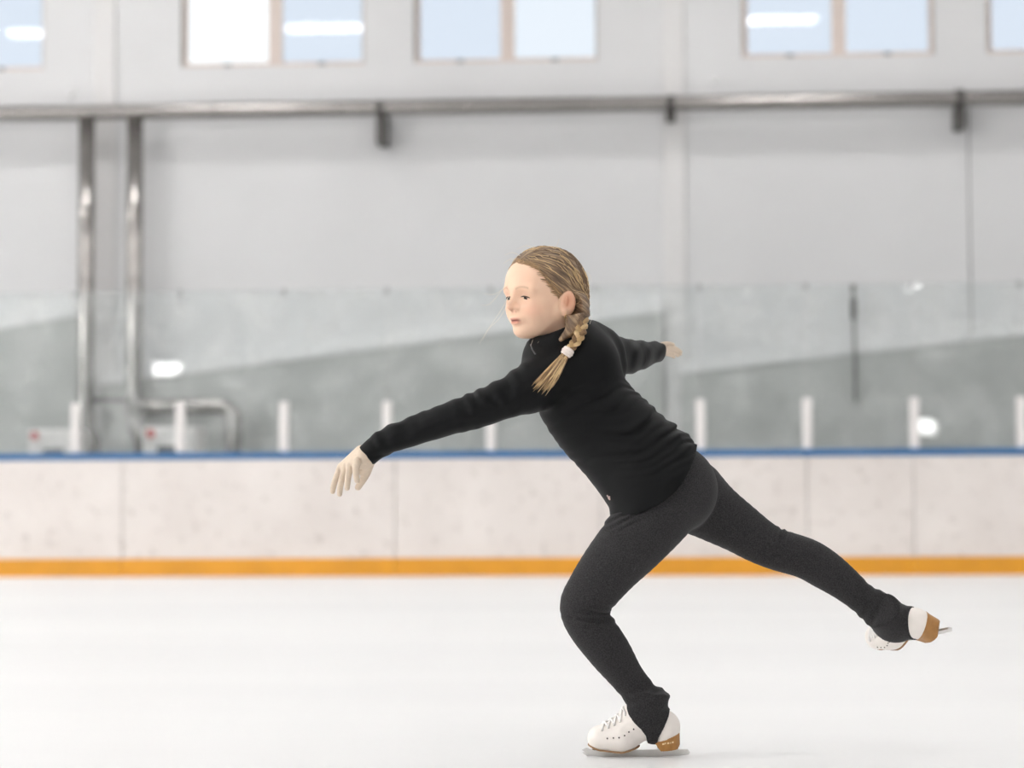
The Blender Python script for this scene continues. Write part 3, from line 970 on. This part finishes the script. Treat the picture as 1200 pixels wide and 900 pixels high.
# ---- eyes, lashes
for sgn in (-1, 1):
    c = hp(0.0672, sgn * 0.031, -0.0015)
    ico = MB()
    th = np.linspace(0, math.pi, 9)
    pts = [c + HA @ np.array([0.0130 * math.cos(a), 0, 0]) for a in th]
    ico.tube(pts, 0.0130 * np.sin(th) + 1e-5, 14, False)
    e = pmb(ico, 'eye', M_EYE, person)
    g = HA @ np.array([0.90, 0.12 * 0, -0.42]); g /= np.linalg.norm(g)
    ir = MB().tube([c + g * 0.0122, c + g * 0.0134], [0.0058, 0.0050], 14)
    pmb(ir, 'iris', M_IRIS, e)
    q = []
    for a in np.linspace(-1, 1, 11):
        o_s = a * sgn                       # outward from the nose
        q.append(hp(0.125, sgn * 0.031 + 0.0135 * a, -0.0012 - 0.0026 * a * a - 0.0016 * o_s))
    q = np.array(q)
    for _ in range(40):
        q = q - HA[:, 0] * np.maximum(body(q), 0)[:, None] * 0.8
    q[1:-1, :] = q[1:-1] + 0.0 * q[1:-1]
    dep = (q - HC) @ HA[:, 0]
    dep2 = np.convolve(np.pad(dep, 2, mode='edge'), np.ones(5) / 5, 'valid')
    pts = q + HA[:, 0] * (np.maximum(dep2, dep) - dep + 0.0004)[:, None]
    pmb(MB().tube(pts, [0.0005 + 0.0012 * (1 - (abs(a) ** 3)) for a in np.linspace(-1, 1, 11)], 6), 'eyelash', M_LASH, person)

# ---- sweater
sw = SDF()
sw.add(pxchain(TORSO), 0)
cuff_n = pxplane(442.5, 546, 420.5, 519.5)
cuff_f = plane(PX(770.5, 413, 0.435), PX(785, 412, 0.5) - PX(738, 417, 0.25) + CR * 0.10)
arm_n = pxchain(ARM_NEAR); arm_f = pxchain(ARM_FAR)
def side(f, test):
    v = f(np.asarray(test)[None])[0]
    return f if v > 0 else (lambda P: -f(P))
cuff_n = side(cuff_n, PX(405, 560, 0)); cuff_f = side(cuff_f, PX(795, 410, 0.6))
sw.add(inter(arm_n, cuff_n), 0.014)
sw.add(inter(arm_f, cuff_f), 0.025)
sw.add(pxchain([(692, 398, 0.05, 20), (706, 412, 0.06, 24), (714, 430, 0.06, 22)]), 0.03)      # far shoulder blade
sw.add(pxchain([(640, 418, -0.02, 28), (668, 402, 0.0, 30), (686, 398, 0.02, 20)]), 0.03)
sw.add(pxball(690, 425, -0.03, 34), 0.04)
sw.add(pxchain([(728, 512, -0.02, 50), (768, 560, -0.045, 57), (786, 578, -0.045, 55)]), 0.02)
sw.add(pxchain([(742, 545, -0.03, 45), (762, 582, -0.05, 48), (762, 600, -0.055, 47)]), 0.02)
coll_cut = side(pxplane(611, 406, 693, 373), PX(640, 350, 0))
coll = inter(pxchain([(668, 420, 0.0, 40), (657, 402, 0.0, 37), (650, 386, 0.0, 34), (645, 372, 0.0, 33)]), coll_cut)
sw.add(coll, 0.012)
sw.sub(pxchain([(658, 404, 0.0, 26), (650, 386, 0.0, 29.5), (643, 366, 0.0, 30.5)]), 0.004)
def wr(P):
    x, y, w = topx(P)
    # bunched folds across the lower back, running down towards the belly
    s_ = (x - 740) * 0.36 + (y - 500) * 0.93 + 16 * waves(P, 3, 0.20, 5)
    back = sstep(-45, 45, (x - 715) * 0.82 - (y - 500) * 0.57)
    m = sstep(435, 470, y) * (1 - sstep(535, 575, y)) * (0.30 + 0.70 * back)
    r = -np.abs(np.sin(s_ * math.pi / 19.0)) * 0.0078 * m * np.clip(0.62 + 1.1 * waves(P, 17, 0.14, 5), 0.1, 1.15)
    # second finer set
    r += -0.0018 * m * np.sin(s_ * 2 * math.pi / 11.0 + 2.0 * waves(P, 5, 0.1))
    # sleeve rings
    a = np.clip((x - 430) / 170, 0, 1)
    t_ = x * 0.93 - y * 0.37 + 7 * waves(P, 9, 0.12)
    ms = sstep(425, 445, x) * (1 - sstep(600, 640, x)) * (y < 545)
    amp = 0.0007 + 0.0013 * (sstep(525, 545, x) * (1 - sstep(600, 625, x)) + sstep(425, 440, x) * (1 - sstep(465, 490, x)))
    ms = ms * (0.25 + 0.75 * sstep(6, -8, y - (531 - (x - 430) * 0.375)))
    r += ms * amp * np.sin(t_ * 2 * math.pi / 19.0)
    mf = sstep(722, 745, x) * (y < 445) * (w > 0.1)
    r += mf * 0.0018 * np.sin((x * 0.9 + y * 0.25) * 2 * math.pi / 13.0)
    # soft large folds
    r += 0.0036 * waves(P, 21, 0.12) * sstep(640, 690, x)
    return r
sw.disp(wr)
hem = side(pxplane(721, 603, 815, 521), PX(850, 620, 0))
def hemcut(P):
    x, y, w = topx(P)
    a = np.clip(((x - 721) * 94 - (y - 603) * 82) / (94 ** 2 + 82 ** 2), 0, 1)
    return hem(P) - 0.041 * np.sin(a * math.pi) ** 0.8 * (1 - sstep(0.06, 0.10, w) * 0.8)
sw.cut(hemcut)
V, F = net(sw, *pxbounds(412, 365, 830, 625, -0.26, 0.56), 0.0032)
sweater = pobj('sweater', V, F, M_FLEECE, person)
sweater['label'] = 'black fleece half-zip top'
# zip at the collar and down the front edge
zp = [sw.hit(x, y) for x, y in ((622, 404), (624, 410), (628, 416))]
z2 = MB()
for p, q in zip(zp[:-1], zp[1:]):
    for a in np.linspace(0, 1, 5, endpoint=False):
        c = p + (q - p) * a
        z2.tube([c - CR * 0.002, c + CR * 0.002], 0.0013, 5)
pmb(z2, 'zip', M_ZIP, sweater)
lg = MB()
g0 = sw.hit(714, 584); nn = sw.grad(g0)[0]
tt = np.cross(nn, CU); tt /= np.linalg.norm(tt); bb = np.cross(tt, nn)
for a, b, r in ((0, 0, 0.0045), (0.004, 0.006, 0.0026), (-0.004, 0.004, 0.0022)):
    c = g0 + tt * a + bb * b
    lg.tube([c - nn * 0.001, c + nn * 0.0012], r, 8)
pmb(lg, 'logo', M_LOGO, sweater)

# ---- leggings
lk = SDF()
lk.add(pxchain(LEG_NEAR), 0)
lk.add(pxball(791, 573, -0.035, 49), 0.012)
lk.add(pxchain([(762, 556, 0.0, 50), (788, 572, 0.0, 49), (795, 582, 0.02, 42)]), 0.02)
lk.add(pxchain(LEG_FAR), 0.012)
for fr in (FR_NEAR, FR_FAR):
    def stir(P, fr=fr):
        Lq = loc(fr, P)
        return np.maximum(boot_local(Lq) - 2.0, STIR(Lq[:, 0], Lq[:, 2])) * U
    lk.add(stir, 0.010)
def wl(P):
    x, y, w = topx(P)
    r = 0.0009 * waves(P, 31, 0.09)
    # creases behind the knee and at the hip, rucks at both ankles
    kn = np.exp(-((x - 697) / 26) ** 2 - ((y - 722) / 13) ** 2)
    r += -0.0042 * kn * np.sin((y - 0.18 * x) * 2 * math.pi / 9.0)
    hp_ = np.exp(-((x - 728) / 22) ** 2 - ((y - 610) / 13) ** 2)
    r += 0.0038 * hp_ * np.sin((x * 0.55 + y) * 2 * math.pi / 8.5)
    kb = np.exp(-((x - 917) / 7) ** 2 - ((y - 626) / 13) ** 2)
    r += 0.003 * kb * np.sin((x * 0.9 + y * 0.3) * 2 * math.pi / 8.0)
    an = np.exp(-((x - 757) / 28) ** 2 - ((y - 816) / 15) ** 2)
    r += 0.0026 * an * np.sin((y + 0.35 * x) * 2 * math.pi / 13.0)
    af = np.exp(-((x - 1018) / 16) ** 2 - ((y - 708) / 24) ** 2)
    r += 0.0028 * af * np.sin((x * 0.85 + y * 0.35) * 2 * math.pi / 11.0)
    return r
lk.disp(wl)
lo, hi = pxbounds(640, 505, 1090, 885, -0.20, 0.32)
lo[2] = max(lo[2], 0.005)
V, F = net(lk, lo, hi, 0.0032)
leg = pobj('leggings', V, F, M_KNIT, person)
leg['label'] = 'dark heather grey stirrup leggings'

# ---- gloves
for hand, lab, b in ((HAND_NEAR, 'pale beige glove on the leading hand', pxbounds(380, 510, 450, 590, -0.12, 0.08)), (HAND_FAR, 'pale beige glove on the trailing hand', pxbounds(755, 390, 810, 430, 0.36, 0.66))):
    gsd = SDF()
    for i, (c, k) in enumerate(hand):
        gsd.add(pxchain(c, 3), k)
    V, F = net(gsd, *b, 0.0017)
    o = pobj('glove', V, F, M_GLOVE, person)
    o['label'] = lab

# ---- hair: cap, strands, braid, tail
hair = SDF()
hair.add(hell(CRAN[0], (0.099, 0.081, 0.084)), 0)
hair.add(hell((-0.028, 0, 0.018), (0.072, 0.074, 0.078)), 0.02)
hair.add(pxchain([(672, 336, 0.0, 13), (677, 354, -0.02, 13), (678, 368, -0.035, 12), (672, 381, -0.05, 9)]), 0.03)
hair.add(pxchain([(676, 355, -0.045, 12), (675, 366, -0.060, 10.5), (672, 376, -0.073, 8)]), 0.015)
hair.add(pxchain([(679, 366, -0.055, 11), (673, 381, -0.078, 9), (665, 391, -0.090, 5.5), (657, 398, -0.097, 2.2)]), 0.015)
def hairline(P):
    Lh = hloc(P)
    lim = np.interp(Lh[:, 2], [-0.12, -0.052, -0.044, -0.035, -0.012, 0.006, 0.03, 0.055, 0.075, 0.095, 0.12], [0.08, 0.08, -0.018, -0.018, 0.010, 0.020, 0.040, 0.056, 0.067, 0.074, 0.08])
    lim = lim + 0.006 * np.sin(Lh[:, 1] * 110)*0.3
    return (Lh[:, 0] - lim) * 0.8
hair.cut(hairline)
ear_out = hell((-0.006, 0.090, -0.022), (0.023, 0.032, 0.0320))
ear_out2 = hell((-0.006, -0.090, -0.022), (0.023, 0.032, 0.0320))
hair.cut(lambda P: -ear_out(P)); hair.cut(lambda P: -ear_out2(P))
ROOT = PX(681, 362, -0.01)
fwd = HA @ np.array([-0.80, 0, -0.60]); fwd /= np.linalg.norm(fwd)
e1 = np.cross(fwd, HA[:, 1]); e1 /= np.linalg.norm(e1); e2 = np.cross(fwd, e1)
AX0 = hp(0.0, 0, 0.03)
def flow(P):
    q = P - AX0
    a = np.arctan2(q @ e1, q @ e2)
    return np.stack([a / (2 * math.pi), (q @ fwd) / 0.2, np.zeros(len(P))], 1)
def hgroove(P):
    fl = flow(P)
    a = fl[:, 0] * 2 * math.pi
    return 0.0011 * (np.sin(a * 34 + 2.5 * np.sin(a * 5)) * 0.6 + np.sin(a * 61 + 1.3) * 0.4)
hair.disp(hgroove)
hair.disp(lambda P: 0.0038 * np.exp(hairline(P) / 0.8 / 0.011))
V, F = net(hair, *pxbounds(585, 278, 705, 400, -0.15, 0.12), 0.0019)
hob = pobj('hair', V, F, M_HAIR, person)
fa = hob.data.attributes.new('flow', 'FLOAT_VECTOR', 'POINT')
fa.data.foreach_set('vector', flow(V).astype(np.float32).ravel())
hob['label'] = 'blond hair combed back'
N = hair.grad(V)
def strands(idx, mb, steps, r0, lift, wob, front=False):
    p = V[idx].copy(); n0 = N[idx]
    paths = [p + n0 * lift]
    if front:                      # baby hair growing out of the skin in front of the hairline
        d = ROOT - p
        nb_ = body.grad(p)
        d = d - nb_ * (d * nb_).sum(1)[:, None]
        d = d / (np.linalg.norm(d, axis=1)[:, None] + 1e-9)
        ln = rng.uniform(0.006, 0.018, len(p))[:, None]
        q = p - d * ln * 0.45 + HA[:, 0] * ln * 0.75
        for _ in range(2):
            q = q - body.grad(q) * (body(q) + 0.0002)[:, None]
        pre = [q]
        for a_t in (0.25, 0.5, 0.75):
            q2 = q + (p - q) * a_t
            q2 = q2 - body.grad(q2) * (body(q2) - 0.0004 - 0.0012 * a_t)[:, None]
            pre.append(q2)
        paths = pre + paths
    for k in range(steps):
        g = hair.grad(p)
        d = ROOT - p
        d = d - g * (d * g).sum(1)[:, None]
        d = d / (np.linalg.norm(d, axis=1)[:, None] + 1e-9)
        p = p + d * 0.006 + rng.normal(size=p.shape) * wob
        v = hair(p)
        p = p - hair.grad(p) * v[:, None]
        paths.append(p + hair.grad(p) * lift)
    if front:
        for i_ in range(1, len(paths)):
            q = paths[i_]
            paths[i_] = q + body.grad(q) * np.maximum(0.0007 - body(q), 0)[:, None]
    paths = np.stack(paths, 1)
    for q in paths:
        mb.tube(q, np.interp(np.linspace(0, 1, len(q)), [0, 0.15, 0.8, 1], [0.0002, r0, r0, 0.0002]), 4, False)
near = np.where(np.abs(N @ (ROOT - HC)) < 1)[0]
vis = near[(hloc(V[near])[:, 2] > -0.03)]
a_ = MB(); strands(rng.choice(vis, 170), a_, 11, 0.00085, 0.0006, 0.0004)
o = pmb(a_, 'light_strands', M_STR_L, hob); o['kind'] = 'stuff'
a_ = MB(); strands(rng.choice(vis, 200), a_, 11, 0.0009, 0.0004, 0.0004)
o = pmb(a_, 'dark_strands', M_STR_D, hob); o['kind'] = 'stuff'
low = np.where(hloc(V)[:, 2] < -0.03)[0]
a_ = MB(); strands(rng.choice(low, 110), a_, 5, 0.0009, 0.0005, 0.0006)
o = pmb(a_, 'nape_strands', M_STR_D, hob); o['kind'] = 'stuff'
edge = vis[(hairline(V[vis]) > -0.005) & (body(V[vis]) < 0.009) & (body(V[vis]) > -0.001)]
a_ = MB(); strands(rng.choice(edge, 95), a_, 8, 0.00065, 0.0006, 0.0003, True)
b_ = MB(); strands(rng.choice(edge, 60), b_, 8, 0.0006, 0.0005, 0.0003, True)
o = pmb(b_, 'hairline_dark_strands', mat('soft_brown_strand', srgb(140, 110, 80), 0.45, var=0.12, vscale=30), hob); o['kind'] = 'stuff'
o = pmb(a_, 'hairline_strands', mat('mid_blond_strand', srgb(184, 150, 110), 0.45, var=0.12, vscale=30), hob); o['kind'] = 'stuff'

fly = MB()
for (pts) in (((648, 291), (653, 286), (655, 280)), ((610, 300), (600, 296), (592, 299)), ((604, 304), (597, 304), (590, 309)),
              ((626, 291), (616, 288), (606, 292)), ((686, 318), (691, 322), (693, 330)), ((688, 366), (693, 372), (691, 380)),
              ((606, 320), (590, 338), (578, 345), (566, 344)), ((604, 316), (588, 340), (574, 356), (563, 358)), ((600, 340), (588, 362), (576, 380), (562, 402)),
              ((598, 350), (586, 372), (572, 386), (566, 398)), ((626, 392), (624, 399), (622, 405)), ((632, 391), (633, 397), (630, 402))):
    w0 = -0.03
    c = catmull([PX(x, y, w0 - 0.02 * i) for i, (x, y) in enumerate(pts)], 5)
    fly.tube(c, np.linspace(0.0005, 0.00025, len(c)), 4, False)
o = pmb(fly, 'flyaway_strands', mat('pale_flyaway_hair', srgb(232, 220, 200), 0.4), hob)

braid_px = [(683, 370), (682, 381), (679, 392), (673, 403), (666, 411)]
cl = []
for i, (x, y) in enumerate(braid_px):
    h_ = sw.hit(x, y)
    w_ = min(topx(h_[None])[2][0] - 0.014, [-0.035, -0.085, -0.1, -0.105, -0.105][i])
    cl.append(PX(x, y, w_))
cl = catmull(cl, 14)
T = np.gradient(cl, axis=0); T /= np.linalg.norm(T, axis=1)[:, None]
S_ = np.cross(T, CF); S_ /= np.linalg.norm(S_, axis=1)[:, None]
Dp = np.cross(S_, T)
braid = None
for k in range(3):
    ph = np.linspace(0, 2 * math.pi * 2.3, len(cl)) + k * 2 * math.pi / 3
    sc = np.interp(np.linspace(0, 1, len(cl)), [0, 0.5, 1], [1.15, 1.0, 0.7])
    pts = cl + S_ * (np.sin(ph) * RP(4.2) * sc)[:, None] + Dp * (np.sin(2 * ph) * RP(2.4) * sc)[:, None]
    m = MB()
    tt_ = np.gradient(pts, axis=0); tt_ /= np.linalg.norm(tt_, axis=1)[:, None]
    n1_ = np.cross(tt_, Dp); n1_ /= np.linalg.norm(n1_, axis=1)[:, None]
    n2_ = np.cross(tt_, n1_)
    m.tube(pts, RP(2.2) * sc, 8)
    for q_ in range(8):
        an_ = 2 * math.pi * q_ / 8 + np.linspace(0, 3.0, len(pts))
        rr_ = RP(2.0 + 0.35 * math.sin(q_ * 2.4)) * sc
        m.tube(pts + n1_ * (np.cos(an_) * rr_)[:, None] + n2_ * (np.sin(an_) * rr_)[:, None], RP(0.95) * sc, 5)
    if braid is None:
        braid = pmb(m, 'braid', M_BRAID, hob); braid['label'] = 'blond plait over the shoulder'
    else:
        pmb(m, 'braid_strand', M_BRAID_D if k == 1 else M_STR_L, hob)
tie_c = cl[-1]
tdir = PX(636, 455, -0.12) - tie_c; tdir /= np.linalg.norm(tdir)
th = np.linspace(0, 2 * math.pi, 25)
mb = MB()
sd = np.cross(tdir, CF); sd /= np.linalg.norm(sd); dd = np.cross(sd, tdir)
for off, r in ((-0.004, 4.6), (0.0015, 5.2), (0.007, 4.4)):
    ring = [tie_c + tdir * (0.002 + off) + RP(r) * (math.cos(a) * sd + math.sin(a) * dd) for a in th]
    mb.tube(ring, RP(2.3), 8, False)
tie = pmb(mb, 'hair_tie', M_TIE, person); tie['label'] = 'white fabric hair tie'
tail_c = MB(); tail_s = MB(); tail_d = MB()
tips = []
NT_ = 130
ra, rb_ = rng.uniform(-1, 1, NT_), rng.uniform(-1, 1, NT_)
mx_, my_ = 648 + ra * 7.0, 437 + ra * 4.5
tx_, ty_ = 634.5 + ra * 9.5, 455 + ra * 3.5
ln_ = np.where(rng.uniform(size=NT_) < 0.5, rng.uniform(0.35, 1.0, NT_), rng.uniform(0.8, 1.3, NT_)) * (1 - 0.12 * np.abs(ra))
tx_, ty_ = mx_ + (tx_ - mx_) * ln_ + rng.normal(size=NT_) * 1.2, my_ + (ty_ - my_) * ln_ + rng.normal(size=NT_) * 1.2
wm_ = topx(sw.hits(mx_, my_))[2] - 0.008 - 0.008 * (rb_ + 1)
wt_ = topx(sw.hits(tx_, ty_))[2] - 0.005 - 0.005 * (rb_ + 1)
for i in range(NT_):
    a, b = ra[i], rb_[i]
    p0 = tie_c + tdir * 0.006 + sd * a * RP(3.4) + dd * b * RP(2.5)
    c = catmull([p0, PX(mx_[i], my_[i], wm_[i]), PX(tx_[i], ty_[i], wt_[i])], 5)
    (tail_c, tail_s, tail_d)[i % 3].tube(c, np.interp(np.linspace(0, 1, len(c)), [0, 0.4, 0.8, 1], [0.0013, 0.0016, 0.0011, 0.0002]), 5, False)
tl = pmb(tail_c, 'braid_tail', M_BRAID, hob); tl['label'] = 'loose brush of blond hair below the tie'
pmb(tail_s, 'tail_highlight_strands', M_STR_L, hob)
pmb(tail_d, 'tail_dark_strands', M_BRAID_D, hob)
# earring
ec = hp(0.003, 0.085, -0.052)
er = MB().tube([ec + 0.0042 * (math.cos(a) * HA[:, 0] + math.sin(a) * HA[:, 2]) for a in th], 0.0008, 6, False)
er.tube([ec + HA[:, 2] * -0.004, ec + HA[:, 2] * -0.011], [0.0008, 0.0014], 6)
ero = pmb(er, 'earring', M_GOLD, person); ero['label'] = 'small gold hoop earring'

# ---- skates
def heel_sdf(fr):
    tall = 7.0 if fr is FR_FAR else 0.0
    pg = poly2d([(-16.5, 19.5), (-46 - tall * 0.3, 30 + tall), (-46.5, 15.5), (-43.5, 11), (-23.5, 9.5)])
    def f(P):
        Lq = loc(fr, P)
        a = np.array([-12.0, 0]); b = np.array([-31.5, 0])
        q = Lq[:, :2]
        tt_ = np.clip((q - a) @ (b - a) / ((b - a) @ (b - a)), 0, 1)
        pl = np.linalg.norm(q - a - tt_[:, None] * (b - a), axis=1) - (13.6 + 2.2 * tt_)
        pl = np.where(Lq[:, 2] > sole_z(Lq[:, 0]) + 1.0, np.maximum(boot_local(Lq) - 0.7, -1.2 - boot_local(Lq)), pl)
        return np.maximum(pg(Lq[:, 0], Lq[:, 2]), pl) * U
    s = SDF(); s.add(f, 0); return s
def sole_sdf(fr):
    def f(P):
        Lq = loc(fr, P)
        up = Lq.copy(); up[:, 2] = np.maximum(up[:, 2], sole_z(up[:, 0]) + 1.5)
        d = boot_local(up) - 0.6
        dz = np.abs(Lq[:, 2] - sole_z(Lq[:, 0]) + 0.3) - 0.95
        return np.maximum(np.maximum(d, dz * 0.9), -20 - Lq[:, 0]) * U
    s = SDF(); s.add(f, 0); return s
def local_tube(fr, pts, r, mb, sides=6):
    mb.tube(glob(fr, np.asarray(pts, float)), r * U, sides)
def surf_y(fr, x, z, sgn, off=0.4):
    y = 30.0 * sgn
    for _ in range(80):
        d = boot_local(np.array([[x, y, z]]))[0] - off
        if d < 0.05:
            break
        y -= sgn * max(d * 0.8, 0.05)
    return y
def surf_z(x, y, off=0.8):
    z = 80.0
    for _ in range(160):
        d = boot_local(np.array([[x, y, z]]))[0] - off
        if d < 0.05:
            break
        z -= max(d * 0.7, 0.05)
    return z
def skate(fr, label):
    ys = 1.0 if np.dot(fr[1][:, 1], -CF) > 0 else -1.0
    cor = glob(fr, [(x, y, z) for x in (-55, 70) for y in (-30, 30) for z in (0, 84)])
    lo, hi = bounds(cor, 0.005)
    V, F = net(boot_sdf(fr), lo, hi, 0.0021)
    sk = pobj('skate', V, F, M_LEATHER, person)
    sk['label'] = label
    V, F = net(heel_sdf(fr), lo, hi, 0.0016)
    heel = pobj('heel', V, F, M_TAN, sk, False)
    V, F = net(sole_sdf(fr), lo, hi, 0.0013)
    pobj('sole', V, F, M_SOLE, sk)
    # blade: side profile extruded, toe pick in front
    prof = [(66, 3.5), (62, 1.2), (58, 1.6), (40, 0.25), (10, 0), (-20, 0.3), (-45, 1.2), (-57, 2.6), (-58.5, 5.0), (-56, 8.4), (-30, 8.6), (0, 8.0), (30, 7.6), (55, 8.6), (63, 10.5), (68, 8.0), (65, 6.5), (67.5, 5.2)]
    n = len(prof)
    th_ = 1.5
    Lp = [(x, -th_, z) for x, z in prof] + [(x, th_, z) for x, z in prof]
    bm_ = MB().add(glob(fr, Lp), [tuple(range(n)), tuple(range(2 * n - 1, n - 1, -1))] + [(i, i + n, (i + 1) % n + n, (i + 1) % n) for i in range(n)])
    pmb(bm_, 'blade', M_BLADE, sk, False)
    def blk(x0, x1, z0, x2, x3, z1, w0, w1):
        return MB().add(glob(fr, [(x0, -w0, z0), (x1, -w0, z0), (x1, w0, z0), (x0, w0, z0), (x2, -w1, z1), (x3, -w1, z1), (x3, w1, z1), (x2, w1, z1)]),
                        [(0, 3, 2, 1), (4, 5, 6, 7), (0, 1, 5, 4), (1, 2, 6, 5), (2, 3, 7, 6), (3, 0, 4, 7)])
    pmb(blk(18, 52, 7, 12, 56, 10.5, 1.5, 10), 'blade_mount', M_MOUNT, sk, False)
    pmb(blk(-40, -22, 8, -42, -20, 12.2, 1.5, 9), 'blade_mount', M_MOUNT, sk, False)
    # laces and eyelets
    ex = [(8.5, 37.5), (14, 34), (19, 30), (25.5, 27.6), (32, 27), (39, 26)]
    for x, z in ex:
        for sg in (1, -1):
            y = surf_y(fr, x, z, sg)
            g = glob(fr, [(x, y - sg * 0.6, z), (x, y + sg * 0.25, z)])
            pmb(MB().tube(g, 0.95 * U, 8), 'eyelet', M_EYELET, sk)
    lx = [(18, 13.5), (24, 13), (31, 12.5), (38, 12), (45, 11)]
    for (xa, ya), (xb, yb) in zip(lx[:-1], lx[1:]):
        for sg in (1, -1):
            pts = []
            for a in np.linspace(0, 1, 11):
                x = xa + (xb - xa) * a; y = sg * (ya * (1 - 2 * a))
                pts.append((x, y, surf_z(x, y, 1.0)))
            mb = MB(); local_tube(fr, pts, 1.35, mb); pmb(mb, 'lace', M_LACE, sk)
    # faint lettering on the heel's outer face
    if fr is FR_FAR:
        return sk
    mb = MB()
    for x0, x1, z in ((-25, -27.6, 17.6), (-28.2, -29.2, 18.4), (-30.8, -33.2, 18.6), (-34.4, -35.2, 18.9), (-36.4, -38.4, 19.4)):
        w_ = np.interp((x0 + x1) / 2, [-46, -31.5, -12], [11, 14.95, 13]) + 0.05
        xx = [x0, x1, x1, x0]; zz = [z, z + 0.3, z + 2.2, z + 1.9]
        def fy(x):
            e = max(-31.5 - x, 0); return ys * (math.sqrt(max(15.8 ** 2 - e * e, 1)) + 0.2)
        q = [(x, fy(x), z_) for x, z_ in zip(xx, zz)] + [(x, fy(x) - ys * 0.6, z_) for x, z_ in zip(xx, zz)]
        mb.add(glob(fr, q), [(0, 1, 2, 3), (4, 7, 6, 5), (0, 4, 5, 1), (1, 5, 6, 2), (2, 6, 7, 3), (3, 7, 4, 0)])
    lt = pmb(mb, 'lettering', M_LETTER, sk, False); lt['label'] = 'tiny pale lettering on the heel'
    return sk
skate(FR_NEAR, 'white leather figure skate on the ice')
skate(FR_FAR, 'white leather figure skate on the raised foot')
